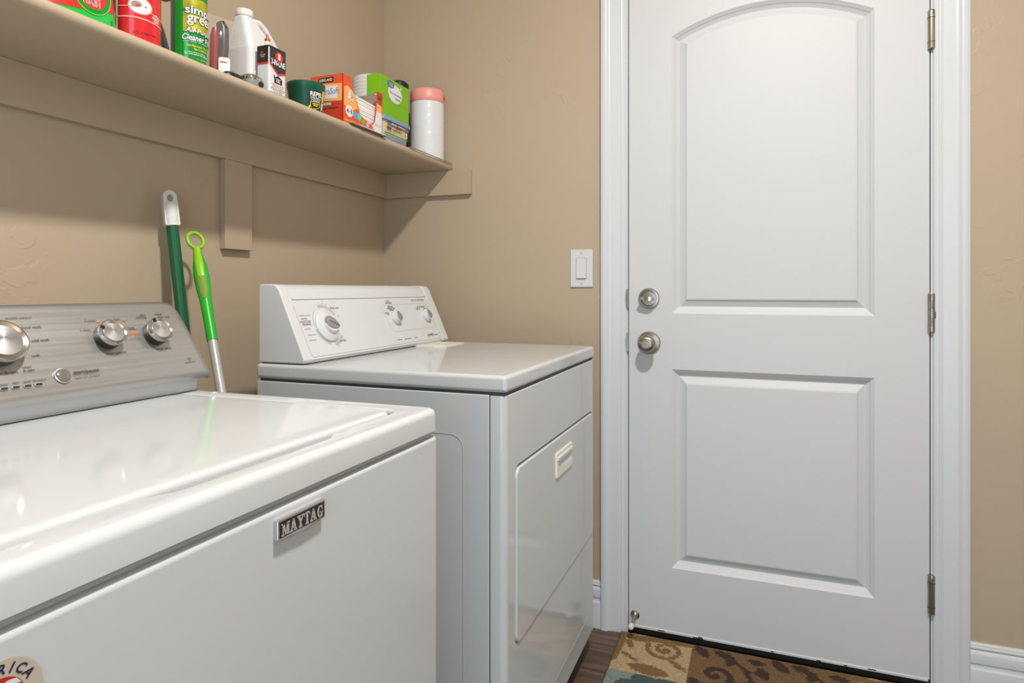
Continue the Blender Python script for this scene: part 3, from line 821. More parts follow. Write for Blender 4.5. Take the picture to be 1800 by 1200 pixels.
# round sticker on the front
STK_T = mat('sticker_tan', (186, 174, 160), 0.5, var=0.04); STK_R = mat('sticker_red', (178, 40, 30), 0.45, var=0.05)
STK_N = mat('sticker_navy', (36, 38, 66), 0.45, var=0.05); STK_W = mat('sticker_white', (214, 216, 218), 0.45, var=0.03)
sc = Vector((WX1+0.0002, -1.7710, 0.8280)); ZU = Vector((0, 0, 1)); XN = Vector((1, 0, 0))
stk = lathe('round_sticker', [(0.0, 0.0), (0.0258, 0.0), (0.0258, 0.0005), (0.0, 0.0005)], sc, XN, STK_T, wa, n=48)
fm = flat_map(sc, YD, ZU, XN, 0.0008)
mesh_map('flag_disc', ellipse(0.0150, 0.0150), [tuple(range(32))], flat_map(sc, YD, ZU, XN, 0.0007), STK_R, stk)
for z0_, z1_ in ((0.0065, 0.0105), (0.0, 0.0035), (-0.007, -0.0035), (-0.013, -0.0105)):
    v = []; f = []
    for i in range(13):
        xx = -1 + 2*i/12
        for zz in (z0_, z1_):
            h = math.sqrt(max(0, 0.0146**2 - zz*zz)); v.append((xx*h, zz + 0.0012*math.sin(xx*3)))
    for i in range(12): f.append((2*i, 2*i+2, 2*i+3, 2*i+1))
    mesh_map('flag_stripe', v, f, flat_map(sc, YD, ZU, XN, 0.0009), STK_W, stk)
for i, ch in enumerate('AMERICA'):
    a = math.radians(140 - i*18)
    v, f, tw, th = text_data(ch, 0.02, 0.15)
    kx = 0.0062/th; rr = 0.0202
    rt = Vector((math.sin(a), -math.cos(a))); up = Vector((math.cos(a), math.sin(a)))
    def fn(x, y_, rt=rt, up=up, a=a):
        p = up*(rr + y_*kx) + rt*(x*kx); return fm(p.x, p.y)
    mesh_map('lettering', v, f, fn, STK_R if i < 3 else STK_N, stk)

# ------------------------------------------------------------------ clothes dryer
EX0, EX1, EY0, EY1 = 0.2080, 0.8170, -0.8680, -0.1520
dy = thing('clothes_dryer', 'white front-load dryer with a white sloped control panel, beside the door wall', 'dryer', ((EX0+EX1)/2, (EY0+EY1)/2, 0))
fsx = onY(862, 850, EY0).x
box('cabinet', (EX0+0.002, EY0+0.0005, 0.055), (fsx-0.0032, EY1-0.001, 0.8735), ENAMEL2, dy, bevel=0.002, seg=2)
box('seam_strip', (fsx-0.012, EY0+0.004, 0.060), (fsx+0.012, EY1-0.004, 0.8725), GAPD, dy)
for fx in (EX0+0.06, EX1-0.07):
    for fy in (EY0+0.06, EY1-0.06):
        lathe('foot', [(0.0, 0.0), (0.020, 0.0), (0.022, 0.008), (0.012, 0.014), (0.010, 0.058), (0.0, 0.058)], (fx, fy, 0.0), (0, 0, 1), BLACKR, dy, n=20)
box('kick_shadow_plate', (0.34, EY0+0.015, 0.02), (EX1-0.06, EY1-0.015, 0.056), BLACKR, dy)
# side outline of the stamped panel on the cabinet, seen beside the washer
sp = rrect(0.42, 0.727, 0.12, 0.792, 0.030, 6)
plate_with_hole('side_stamping', rrect(0.42, 0.727, 0.12, 0.792, 0.030, 6), [rrect(0.4212, 0.7258, 0.1212, 0.7908, 0.0288, 6)], 'y', EY0-0.0002, EY0+0.002, PALEGREY, dy)
# wrap-round front panel with the door opening
fr = 0.020
outl = rrect(EY0, EY1, 0.0730, 0.8725, 0.003, 2)
dh = [(-0.8165, 0.3600), (-0.1680, 0.3600), (-0.1680, 0.7235), (-0.8165, 0.7235)]
dhole = rrect(-0.8165, -0.1680, 0.3600, 0.7235, 0.022, 6)
plate_with_hole('front_frame', [(EY0+0.014, 0.0730), (EY1-0.010, 0.0730), (EY1-0.010, 0.8725), (EY0+0.014, 0.8725)], [dhole], 'x', EX1-0.016, EX1, ENAMEL, dy, bevel=0.0018, seg=2)
# rounded vertical corners of the front
for ya, s in ((EY0, 1), (EY1, -1)):
    rad = 0.0145 if s > 0 else 0.0105
    pts = []
    for k in range(9):
        a = math.radians(90*k/8)
        pts.append((EX1 - rad + rad*math.sin(a), ya + s*(rad - rad*math.cos(a))))
    pts += [(EX1-0.016, ya + s*rad), (fsx if s > 0 else EX1-0.03, ya + s*rad), (fsx if s > 0 else EX1-0.03, ya)]
    prism('corner_return', pts, 'z', 0.0730, 0.8725, ENAMEL, dy, smooth=40)
ddp = rrect(-0.8135, -0.1705, 0.3630, 0.7190, 0.020, 6)
dd_ = prism('dryer_door', ddp, 'x', EX1-0.014, EX1+0.0035, ENAMEL, dy, bevel=0.0032, seg=3)
box('door_gap', (EX1-0.018, -0.83, 0.34), (EX1-0.0145, -0.155, 0.74), GAPD, dy)
# moulded pull set into the door
hy0_, hy1_, hz0_, hz1_ = -0.5500, -0.4130, 0.6270, 0.6860
plate_with_hole('pull_bezel', rrect(hy0_, hy1_, hz0_, hz1_, 0.002, 2), [rrect(hy0_+0.014, hy1_-0.006, hz0_+0.016, hz1_-0.014, 0.002, 2)], 'x', EX1+0.0030, EX1+0.0075, CREAM, dd_, bevel=0.0012, seg=2)
bm = bmesh.new()
ha, hb, hc, hd = hy0_+0.014, hy1_-0.006, hz0_+0.016, hz1_-0.014
ring_solid(bm, [[(EX1+0.0074, ha, hc), (EX1+0.0074, hb, hc), (EX1+0.0074, hb, hd), (EX1+0.0074, ha, hd)], [(EX1+0.0038, ha+0.010, hc+0.012), (EX1+0.0038, hb-0.010, hc+0.012), (EX1+0.0038, hb-0.002, hd), (EX1+0.0038, ha+0.002, hd)]], cap=False)
q = [bm.verts.new(p) for p in ((EX1+0.0038, ha+0.010, hc+0.012), (EX1+0.0038, hb-0.010, hc+0.012), (EX1+0.0038, hb-0.002, hd), (EX1+0.0038, ha+0.002, hd))]
bm.faces.new(q)
obj('pull_recess', bm, PLASTW, dd_)
box('pull_lip', (EX1+0.0070, hy0_+0.006, hz1_-0.018), (EX1+0.0105, hy1_-0.002, hz1_-0.010), PLASTW, dd_, bevel=0.001, seg=2)
box('toe_line', (EX1-0.001, EY0+0.012, 0.1360), (EX1+0.0006, EY1-0.006, 0.1375), PALEGREY, dy)
# top
box('top_panel', (EX0-0.001, EY0-0.0015, 0.8785), (EX1+0.0020, EY1+0.0015, 0.9125), ENAMEL, dy, bevel=0.0085, seg=4)
box('top_seam', (EX0+0.01, EY0+0.003, 0.8715), (EX1-0.004, EY1-0.003, 0.8800), GAPD, dy)
# lint screen flap at the back right of the top
fz = 0.9155
fl_ = [onZ(*p, fz) for p in ((726.7, 611.3), (772.7, 613.4), (822.7, 602.9), (770, 599.5))]
prism('lint_flap', [(0.3080, -0.3550), (0.3950, -0.3550), (0.4180, -0.3300), (0.4180, -0.2050), (0.3080, -0.2050)], 'z', 0.9120, fz, CREAM, dy, bevel=0.001, seg=2)
# console
CB = Vector((0.3390, 0, 0.9225)); CT = Vector((0.2680, 0, 1.0810))
CU = (CT - CB).normalized(); CN = Vector((CU.z, 0, -CU.x)).normalized()
KY0, KY1 = -0.8640, -0.1550
box('console_shadow_gap', (EX0+0.01, KY0+0.004, 0.9120), (0.329, KY1-0.004, 0.9155), GAPD, dy)
cpro = [(0.2110, 0.9150), (0.3345, 0.9150), (0.3390, 0.9225), (0.2680, 1.0810), (0.2580, 1.0905), (0.2440, 1.0925), (0.2160, 1.0925), (0.2110, 1.0880)]
con = prism('console_body', [(x - (0.0022 if x > 0.25 else 0), z - (0.001 if z > 1 else 0)) for x, z in cpro], 'y', KY0+0.02, KY1-0.02, PLASTW, dy, smooth=40)
prism('console_end_cap', cpro, 'y', KY0, KY0+0.030, PLASTW, dy, bevel=0.0045, seg=3)
prism('console_end_cap', cpro, 'y', KY1-0.040, KY1, PLASTW, dy, bevel=0.0045, seg=3)
C0 = CB - CN*0.0009
# recessed band under the top lip and the printed facia
def slab_on(name, y0, y1, s0, s1, h, m, par, rad=0.004):
    pts = rrect(y0, y1, s0, s1, rad, 4)
    bm = bmesh.new()
    ring_solid(bm, [[CB + CU*s + CN*(-0.004) + YD*yy for yy, s in pts], [CB + CU*s + CN*h + YD*yy for yy, s in pts]])
    return obj(name, bm, m, par)
fac = slab_on('printed_facia', KY0+0.0305, KY1-0.034, 0.006, 0.1415, -0.0006, PLASTW, dy, 0.010)
slab_on('top_lip', KY0+0.032, KY1-0.042, 0.1480, 0.1530, 0.0002, PLASTW, dy, 0.001)
C1 = CB - CN*0.0006
def onC(u, v): return onP(u, v, C1, CN)
def ctext(s, u0, u1, v, m=INKG, bold=0.0):
    a = onC(u0, v); b = onC(u1, v); text_on(s, (a+b)/2, abs(b.y-a.y), YD, CU, CN, m, fac, bold=bold, off=0.0004)
for s, u0, u1, v in (('WRINKLE GUARD', 525, 545, 554.3), ('LESS DRY', 536, 547, 578), ('NORMAL DRY', 540, 555, 588.5), ('MORE DRY', 544, 556, 597.7), ('FABRIC', 677, 685, 529), ('~9', 677, 688, 532.3),
                     ('~3 2 5', 732, 746, 539), ('~4 2', 731, 738, 542.8), ('~4 2', 744, 751, 542.2), ('~5 4', 699, 707, 596.6), ('~5 8 4', 711, 724, 595), ('~4 3', 728, 734, 593), ('~2 4', 763, 769, 587.7), ('~6', 681, 690, 538.8), ('~9 5', 680, 694, 541.8), ('~6', 684, 692, 544.4), ('~7', 677, 684, 549.8), ('~3', 681, 684, 552.3)):
    ctext(s, u0, u1, v)
for s, u0, u1, v in (('TIMED DRY', 579.5, 595.5, 541.5), ('AUTO', 529.5, 540, 560.5), ('MOISTURE', 527.5, 546, 565.5), ('SENSING', 531, 547, 570), ('AIR DRY', 597.5, 609.5, 598.2), ('PUSH TO START DRYER', 722, 744.5, 527.3)):
    ctext(s, u0, u1, v, INK)
a = onC(752, 589); b = onC(762, 588)
poly_on([(-(b.y-a.y)/2, -0.0035), ((b.y-a.y)/2, -0.0035), ((b.y-a.y)/2, 0.0035), (-(b.y-a.y)/2, 0.0035)], (a+b)/2, YD, CU, CN, INKB, fac, off=0.0003, name='logo_block')
text_on('Kenmore', (a+b)/2, (b.y-a.y)*0.92, YD, CU, CN, WHITEP, fac, off=0.0006, bold=0.01, shear=0.2)
# printed dial segments
kc = onC(575.5, 571)
fm = flat_map(kc, YD, CU, CN, 0.0003)
for r0, r1, a0, a1, k in ((0.0455, 0.0530, 30, 105, 9), (0.0455, 0.0510, 190, 258, 11), (0.0450, 0.0545, 275, 325, 3)):
    for i in range(k):
        s = (a1-a0)/k
        arc_band('dial_segment', r0, r1, a0+i*s+0.5, a0+(i+1)*s-0.8, fm, PALEGREY, fac, n=4)
arc_band('dial_segment', 0.0470, 0.0495, 130, 185, fm, PALEGREY, fac, n=10)
for i, a in enumerate((22, 38, 52, 66, 80, 94, 115, 262, 285, 300, 315, 335)):
    aa = math.radians(a); rr = 0.058
    text_on(('10', '20', '30', '40', '50', '60', 'OFF', 'OFF', '10', '20', '30', 'OFF')[i], kc + YD*(rr*math.cos(aa)) + CU*(rr*math.sin(aa)), 0.0035, YD, CU, CN, INKG, fac, off=0.0003)
# outlines printed on the facia
def outline(us, th=0.0004, m=PALEGREY):
    P = [onC(*p) for p in us]
    for p, q in zip(P, P[1:] + P[:1]):
        d = (q-p); L = d.length; d.normalize(); nn = CN.cross(d)
        poly_on([(0, -th), (L, -th), (L, th), (0, th)], p, d, nn, CN, m, fac, off=0.0003, name='print_line')
outline([(672, 536.5), (743, 532.5), (749, 535), (766, 571), (763, 574.5), (695, 583), (689, 579), (671, 540)])
def dryer_knob(name, u, v, r, h, gw, gl, ang, off, tk=0.57):
    c = onP(u, v, C1 + CN*off, CN) - CN*off
    k = lathe(name, [(0.0, 0.0), (r, 0.0), (r, h*0.25), (r*(tk+1)/2*1.1 if tk < 0.7 else r*0.98, h*0.42), (r*(tk+0.13), h*0.55), (r*(tk+0.03), h*0.62), (r*tk, h*0.9), (r*(tk-0.04), h), (0.0, h)], c, CN, PLASTW, dy, n=48)
    a = math.radians(ang); dd = YD*math.cos(a) + CU*math.sin(a); nn = CN.cross(dd)
    bm = bmesh.new()
    def lp(s, z):
        return [c + dd*(gl*s*math.cos(t)) + nn*(gw*s*math.sin(t)*(1-0.25*math.cos(t))) + CN*z for t in [2*math.pi*i/28 for i in range(28)]]
    ring_solid(bm, [lp(1.0, h*0.85), lp(1.0, h*1.06), lp(0.92, h*1.12)])
    obj('grip_insert', bm, GREYGRIP, k, smooth=40)
    bm = bmesh.new()
    ring_solid(bm, [[c + dd*(gl*x) + nn*(gw*y_) + CN*(h*1.11) for x, y_ in ((-.75, -.1), (.95, -.1), (.95, .1), (-.75, .1))], [c + dd*(gl*x) + nn*(gw*y_) + CN*(h*1.11 + 0.003) for x, y_ in ((-.6, -.03), (.85, -.03), (.85, .03), (-.6, .03))]])
    obj('grip_ridge', bm, GREYGRIP, k, smooth=40)
    return c
dryer_knob('timer_knob', 577, 571, 0.0400, 0.020, 0.0150, 0.0235, -25, 0.006)
dryer_knob('temperature_knob', 697, 557, 0.0195, 0.017, 0.0112, 0.0142, 100, 0.006, 0.84)
dryer_knob('signal_knob', 750, 553, 0.0195, 0.017, 0.0112, 0.0142, 110, 0.006, 0.84)

# ------------------------------------------------------------------ broom and mop handles in the gap behind the washer
GREEN_D = mat('dark_green_pole', (10, 92, 56), 0.32, var=0.06)
GREEN_B = mat('bright_green_plastic', (34, 178, 38), 0.34, var=0.05)
LIME = mat('lime_green_plastic', (140, 196, 34), 0.36, var=0.05)
OLIVE = mat('olive_rubber_grip', (120, 150, 40), 0.6, bump=(300, 0.4, 0.0008), var=0.05)
POLE = mat('grey_metal_pole', (186, 188, 190), 0.35, metal=0.25, var=0.04)
GRIPW = mat('white_knurled_grip', (222, 222, 218), 0.5, bump=(420, 0.6, 0.002), var=0.03)

def lerp(a, b, t): return a + (b - a)*t
pt = onX(296, 337, 0.030); pb = onX(319.5, 548, 0.072)
dv = (pb - pt)/(pb.z - pt.z)
foot = pt + dv*(0.004 - pt.z)
br = thing('broom_handle', 'dark green pole with a white grip leaning on the wall behind the washer', 'broom', (foot.x, foot.y, 0))
gz = onX(306, 393, 0.044).z
g = pt + dv*(gz - pt.z)
tube('pole', [foot, g], 0.0128, GREEN_D, br)
# flattened white grip with a hanging hole
ax = (pt - g).normalized(); sd = Vector((0.45, 0.89, 0)); sd = (sd - ax*sd.dot(ax)).normalized(); fn_ = ax.cross(sd).normalized()
Lg = (pt - g).length
bm = bmesh.new()
outl_, hol_ = [], []
for i in range(25):
    a = math.pi*i/24; outl_.append((0.0138*math.cos(a), Lg - 0.012 + 0.0138*math.sin(a)))
outl_ += [(-0.0150, Lg*0.5), (-0.0152, -0.004), (0.0152, -0.004), (0.0150, Lg*0.5)]
for i in range(24):
    a = 2*math.pi*i/24; hol_.append((0.0066*math.cos(a), Lg - 0.0165 + 0.0085*math.sin(a)))
ed = []; lps = []
for pts in (outl_, hol_):
    v = [bm.verts.new(g + sd*x + ax*z + fn_*0.0085) for x, z in pts]; lps.append(v)
    ed += [bm.edges.new((v[i], v[(i+1) % len(v)])) for i in range(len(v))]
bmesh.ops.triangle_fill(bm, edges=ed, use_beauty=True)
tp = {}
fs_ = list(bm.faces)
for l in lps:
    for v in l: tp[v] = bm.verts.new(v.co - fn_*0.017)
for f_ in fs_: bm.faces.new([tp[v] for v in reversed(f_.verts)])
for l in lps:
    for i in range(len(l)):
        a_, b_ = l[i], l[(i+1) % len(l)]; bm.faces.new((a_, b_, tp[b_], tp[a_]))
obj('grip', bm, GRIPW, br)
tube('grip_collar', [g - ax*0.006, g + ax*(Lg*0.62)], 0.0150, GRIPW, br)

pt = onX(346, 437, 0.080); pb = onX(389, 690, 0.215)
dv = (pb - pt)/(pb.z - pt.z)
foot = pt + dv*(0.004 - pt.z)
mo = thing('mop_handle', 'bright green mop handle with a hanging ring and grey metal pole beside the dryer', 'mop', (foot.x, foot.y, 0))
ax = -dv.normalized() if dv.z < 0 else dv.normalized()
zj = onX(374.5, 598, 0.165).z
J = pt + dv*(zj - pt.z)
tube('pole', [foot, J + ax*0.02], 0.0098, POLE, mo)
L = (pt - J).length
ps, rs = [], []
for t, r in ((0, 0.0112), (0.20, 0.0112), (0.42, 0.0122), (0.55, 0.0150), (0.68, 0.0165), (0.80, 0.0145), (0.90, 0.0105), (0.97, 0.0085), (1.0, 0.0080)):
    ps.append(J + ax*(L*t)); rs.append(r)
hd = tube('handle', ps, rs, GREEN_B, mo)
sd = Vector((0.30, 0.95, 0)); sd = (sd - ax*sd.dot(ax)).normalized(); fn_ = sd.cross(ax).normalized()
if fn_.x < 0: fn_ = -fn_
# thumb inlay, raised from the handle on the side that faces the room
fc = (Vector((CAM.x, CAM.y, 0)) - Vector((J.x, J.y, 0))).normalized(); fc = (fc - ax*fc.dot(ax)).normalized(); sc_ = ax.cross(fc).normalized()
def inlay(name, t0, t1, wmax, m, lift):
    bm = bmesh.new(); loops = []
    for i in range(17):
        t = t0 + (t1-t0)*i/16; wv = max(0.0006, wmax(t))
        r = float(np.interp(t, [0, .2, .42, .55, .68, .80, .90, .97, 1.0], [.0112, .0112, .0122, .0150, .0165, .0145, .0105, .0085, .0080]))
        c_ = J + ax*(L*t); row_ = []
        for k in range(9):
            a = (-1 + 2*k/8)*wv/r
            row_.append(c_ + (fc*math.cos(a) + sc_*math.sin(a))*(r + lift))
        loops.append(row_)
    vv = [[bm.verts.new(p) for p in l] for l in loops]
    for a_, b_ in zip(vv[:-1], vv[1:]):
        for k in range(8): bm.faces.new((a_[k], a_[k+1], b_[k+1], b_[k]))
    return obj(name, bm, m, hd)
inlay('thumb_inlay', 0.66, 1.0, lambda t: 0.0085 - 0.004*abs(t-0.83)*3, LIME, 0.0006)
inlay('thumb_pad', 0.43, 0.665, lambda t: 0.0090*math.sqrt(max(0.0, min(1.0, (t-0.425)/0.09))), OLIVE, 0.0007)
rc = pt + ax*0.0215; ring = []
for i in range(33):
    a = 2*math.pi*i/32; ring.append(rc + sd*(0.0178*math.sin(a)) - ax*(0.0200*math.cos(a)))
tube('hanging_ring', ring, 0.0042, LIME, hd, n=12)

# ------------------------------------------------------------------ things on the shelf
SZ = SZ1
def yAt(u, x): return onX(u, 300, x).y
def depth(p): return (Vector((p[0], p[1], 0)) - Vector((CAM.x, CAM.y, 0))).dot(_F)
def zAt(v, x, y_): return CAM.z - (v - PYC)/FPX*depth((x, y_))
def radius(du, x, y_, u):
    a = math.atan((u - PXC)/FPX); return du*depth((x, y_))*math.cos(a)/FPX/2

GRN = mat('vivid_green_plastic', (20, 190, 66), 0.22, coat=0.3, var=0.05); GRN2 = mat('deep_green_print', (10, 140, 40), 0.3, var=0.05)
LGRN = mat('light_green_print', (120, 214, 90), 0.3, var=0.05)
RED = mat('glossy_red', (216, 30, 40), 0.22, coat=0.3, var=0.05); RED2 = mat('red_print', (222, 46, 42), 0.35, var=0.05)
CRED = mat('clear_red_plastic', (150, 20, 26), 0.2, coat=0.4, var=0.1)
SLATE = mat('slate_blue_plastic', (112, 128, 152), 0.35, var=0.06); BLUE = mat('blue_plastic', (70, 110, 150), 0.35, var=0.06)
TEAL = mat('dark_teal_print', (8, 84, 66), 0.25, coat=0.3, var=0.08)
GLIT = mat('metallic_green_can', (14, 150, 62), 0.24, metal=0.35, coat=0.4, var=0.25, vscale=40)
GOLD = mat('yellow_green_metallic', (120, 160, 34), 0.3, metal=0.3, var=0.25, vscale=60)
_nt = GOLD.node_tree; _mx = [n_ for n_ in _nt.nodes if n_.type == 'MIX'][0]
_mx.inputs['A'].default_value = lin((0, 60, 24)); _mx.inputs['B'].default_value = lin((238, 228, 60))
[n_ for n_ in _nt.nodes if n_.type == 'TEX_NOISE'][0].inputs['Scale'].default_value = 38
YEL = mat('yellow_print', (236, 214, 20), 0.4, var=0.04)
HDPE = mat('milky_white_plastic', (222, 222, 220), 0.42, var=0.02); HDPEW = mat('pale_grey_white_plastic', (214, 214, 214), 0.45, bump=(40, 0.1, 0.002), var=0.02)
TIN = mat('white_printed_tin', (214, 217, 220), 0.26, coat=0.3, var=0.03)
TINB = mat('black_printed_tin', (30, 29, 28), 0.3, coat=0.3, var=0.08)
BEIGE = mat('cream_nozzle', (222, 206, 160), 0.4, var=0.04)
FOREST = mat('forest_green_plastic', (12, 84, 66), 0.36, var=0.06)
ORNG = mat('orange_carton', (226, 84, 44), 0.5, var=0.06); ORNG2 = mat('deep_orange_carton', (196, 62, 36), 0.5, var=0.08); ORNGL = mat('pale_orange_print', (246, 172, 96), 0.5, var=0.12, vscale=14)
KRAFT = mat('grey_board', (150, 138, 124), 0.8, var=0.06); SHEET = mat('white_fabric_sheets', (232, 231, 227), 0.8, bump=(80, 0.4, 0.002), var=0.03)
CARTW = mat('white_carton', (226, 226, 226), 0.5, var=0.04)
LIMEB = mat('lime_carton', (122, 186, 14), 0.45, var=0.05); LIMEB2 = mat('lime_carton_print', (108, 170, 10), 0.45, var=0.05)
LBLUE = mat('dusty_blue_plastic', (128, 154, 186), 0.4, var=0.05); LBL2 = mat('cream_label', (206, 196, 160), 0.5, var=0.06)
BROWNP = mat('brown_print', (118, 70, 56), 0.5, var=0.08); GREYP = mat('grey_picture_print', (120, 120, 112), 0.5, var=0.3, vscale=60)
PINK = mat('pink_plastic', (240, 160, 150), 0.35, var=0.04); WRAP = mat('white_plastic_wrap', (224, 228, 232), 0.3, bump=(24, 0.5, 0.004), var=0.02)
PAPER = mat('white_paper_plate', (226, 226, 224), 0.7, var=0.02)
CLEAR = mat('clear_plastic_bag', (235, 225, 222), 0.10, alpha=0.12, bump=(30, 0.6, 0.003)); TINTC = mat('clear_blister', (220, 200, 196), 0.1, alpha=0.3)

# --- stain remover bottle (green with a red label), cut by the top of the picture
xf = 0.2500
y1 = yAt(208, xf) + 0.012; y0 = y1 - 0.142
yc = (y0+y1)/2
sw_ = thing('stain_remover_bottle', 'bright green spray bottle with a red label at the left end of the shelf', 'bottle', (0.215, yc, SZ))
bm = bmesh.new(); loops = []
def oval(yc, hw, xc, hd, z, n=36, e=3.2):
    o = []
    for i in range(n):
        a = 2*math.pi*i/n; c, s_ = math.cos(a), math.sin(a)
        o.append((xc + hd*abs(s_)**(2/e)*(1 if s_ > 0 else -1), yc + hw*abs(c)**(2/e)*(1 if c > 0 else -1), z))
    return o
BW = [(0.0, 0.067, 0.0300), (0.004, 0.0705, 0.0335), (0.010, 0.071, 0.0350), (0.060, 0.0640, 0.0345), (0.12, 0.052, 0.033), (0.17, 0.036, 0.029), (0.20, 0.020, 0.020), (0.215, 0.0145, 0.0145), (0.235, 0.0145, 0.0145)]
for h, hw, hd_ in BW: loops.append(oval(yc, hw, 0.215, hd_, SZ+h))
ring_solid(bm, loops); obj('bottle_body', bm, GRN, sw_, smooth=50)
box('trigger_head', (0.195, yc-0.05, SZ+0.236), (0.235, yc+0.03, SZ+0.275), RED, sw_, bevel=0.008)
box('trigger', (0.207, yc-0.042, SZ+0.185), (0.223, yc-0.030, SZ+0.237), RED, sw_, bevel=0.004)
# label print follows the flat face of the bottle
def face_x(z): return 0.215 + float(np.interp(z, [b[0] for b in BW], [b[2] for b in BW]))
def bottle_map(x, z, off): 
    hw = float(np.interp(z, [b[0] for b in BW], [b[1] for b in BW]))
    t = min(0.999, abs(x)/hw); return Vector((0.215 + (face_x(z)-0.215)*(1-t**3.2)**(1/3.2) + off, yc + x, SZ+z))
def bpatch(name, fz0, fz1, x0, x1, m, off, n=28):
    v = []; f = []
    for i in range(n+1):
        x = x0+(x1-x0)*i/n
        for j in range(5): v.append((x, fz0(x) + (fz1(x)-fz0(x))*j/4))
    for i in range(n):
        for j in range(4): f.append((i*5+j, i*5+5+j, i*5+6+j, i*5+j+1))
    return mesh_map(name, v, f, lambda x, z: bottle_map(x, z, off), m, sw_)
lb = lambda x: 0.0170 + 0.55*(x-0.012)**2/0.071 + max(0, -x-0.01)*0.05
bpatch('front_label', lambda x: 0.0105 + 0.024*max(0.0, (x+0.058)/0.114)**1.3, lambda x: 0.110, -0.058, 0.0585, RED2, 0.0006)
def ring_patch(rx, rz, cx, cz, rin, m, off):
    v = []; f = []; n_ = 40
    for i in range(n_+1):
        a = 2*math.pi*i/n_
        for k in (rin, 1.0): v.append((cx + rx*k*math.cos(a), cz + rz*k*math.sin(a)))
    for i in range(n_): f.append((2*i, 2*i+2, 2*i+3, 2*i+1))
    return mesh_map('label_ring', v, f, lambda x, z: bottle_map(x, max(0.004, z), off), m, sw_)
ring_patch(0.0345, 0.0345, 0.013, 0.0525, 0.76, GRN2, 0.0010); ring_patch(0.0352, 0.0352, 0.013, 0.0525, 0.96, LGRN, 0.0012)
v, f, tw, th = text_data('WASH', 0.02); k = 0.0300/tw
for t, m_, dz, sc2, of in (('SPRAY', WHITEP, 0.0490, 1.10, 0.0013), ('WASH', WHITEP, 0.0360, 1.10, 0.0013), ('SPRAY', RED2, 0.0490, 1.0, 0.0016), ('WASH', RED2, 0.0360, 1.0, 0.0016), ("'n", BLUE, 0.0428, 0.35, 0.0017)):
    v, f, tw, th = text_data(t, 0.06 if m_ is WHITEP else 0.012); k = 0.0290*sc2/tw*(1.25 if t == 'SPRAY' else 1)
    mesh_map('lettering', v, f, lambda x, y_, k=k, dz=dz, of=of: bottle_map(0.010 + x*k, dz + y_*k*1.15, of), m_, sw_)
for i, t in enumerate(('~7 5', '~7', '~2 2 2')):
    v, f, tw, th = text_data(t); k = 0.0013/th
    mesh_map('lettering', v, f, lambda x, y_, k=k, i=i: bottle_map(-0.038 + x*k, 0.030 - i*0.0022 + y_*k, 0.0012), INKB, sw_)
for i in range(4):
    v, f, tw, th = text_data(('~2 3', '~4 2', '~3 2', '~2 4')[i]); k = 0.0011/th
    mesh_map('lettering', v, f, lambda x, y_, k=k, i=i: bottle_map(0.050 + x*k, 0.0195 - i*0.0018 + y_*k, 0.0008), INKB, sw_)

def can_profile(r, h): return [(0.0, 0.0), (r*0.90, 0.0), (r*0.97, 0.0012), (r*1.0, 0.004), (r*1.0, h-0.012), (r*0.95, h-0.006), (r*0.80, h), (0.0, h)]

# --- red carpet cleaner can
u_, x_ = 240, 0.222
y_c = yAt(u_, x_); r_ = radius(88, x_, y_c, u_)
rcn = thing('carpet_cleaner_can', 'glossy red aerosol can with a white ring emblem beside the green spray bottle', 'spray can', (x_, y_c, SZ))
lathe('can_body', can_profile(r_, 0.225), (x_, y_c, SZ), (0, 0, 1), RED, rcn, n=56)
lathe('bottom_rim', [(r_*0.97, 0.0), (r_*1.01, 0.0), (r_*1.01, 0.003), (r_*0.99, 0.0036)], (x_, y_c, SZ), (0, 0, 1), CHROME, rcn, n=56, cap=False)
lathe('cap', [(0.0, 0.225), (r_*0.82, 0.225), (r_*0.80, 0.262), (r_*0.70, 0.268), (0.0, 0.268)], (x_, y_c, SZ), (0, 0, 1), PLASTW, rcn, n=40)
cy = Cyl(x_, y_c, r_, SZ)
zz = lambda v, u=u_: zAt(v, x_ + 0.02, y_c - 0.03) - SZ
cy.patch(-88, -50, 0.004, 0.20, GREYP, rcn); cy.patch(-52, -46, 0.004, 0.20, CARTW, rcn, off=0.0006)
cy.patch(-80, -54, 0.040, 0.052, CARTW, rcn, off=0.0008); cy.patch(-80, -54, 0.008, 0.037, LBLUE, rcn, off=0.0008)
for i in range(9): cy.patch(-78, -56, 0.010+i*0.0028, 0.0113+i*0.0028, INK, rcn, off=0.0011, n=6)
cy.patch(-88, 88, lambda t: 0.0415 - 0.0006*max(0, t)*0.10, lambda t: 0.0440 - 0.0006*max(0, t)*0.10, PINK, rcn, off=0.0009)
cy.patch(-46, -8, 0.0605, 0.0620, PINK, rcn, off=0.0009); cy.patch(30, 88, lambda t: 0.0555-0.0001*(t-30), lambda t: 0.0572-0.0001*(t-30), PINK, rcn, off=0.0009)
cy.disc(9, 0.0640, 0.0195, 0.0150, PINK, rcn); cy.disc(9, 0.0640, 0.0175, 0.0133, CARTW, rcn, off=0.0009); cy.disc(0, 0.0665, 0.0080, 0.0050, KRAFT, rcn, off=0.0012); cy.disc(4, 0.0640, 0.0042, 0.0022, RED2, rcn, off=0.0014)
for i, t in enumerate(('HIGH', 'TRAFFIC', 'AREA')): cy.text(t, 50, 0.0545-i*0.0050, 0.0115 if i != 1 else 0.0185, WHITEP, rcn, height=0.0040, bold=0.01)
cy.text('CAUTION', -2, 0.0185, 0.010, INKB, rcn); cy.text('~3 7 3 4 5', 30, 0.0180, 0.026, INKB, rcn, height=0.0016)
cy.text('~3 2 2 2 4', 10, 0.0155, 0.026, INKB, rcn, height=0.0013)

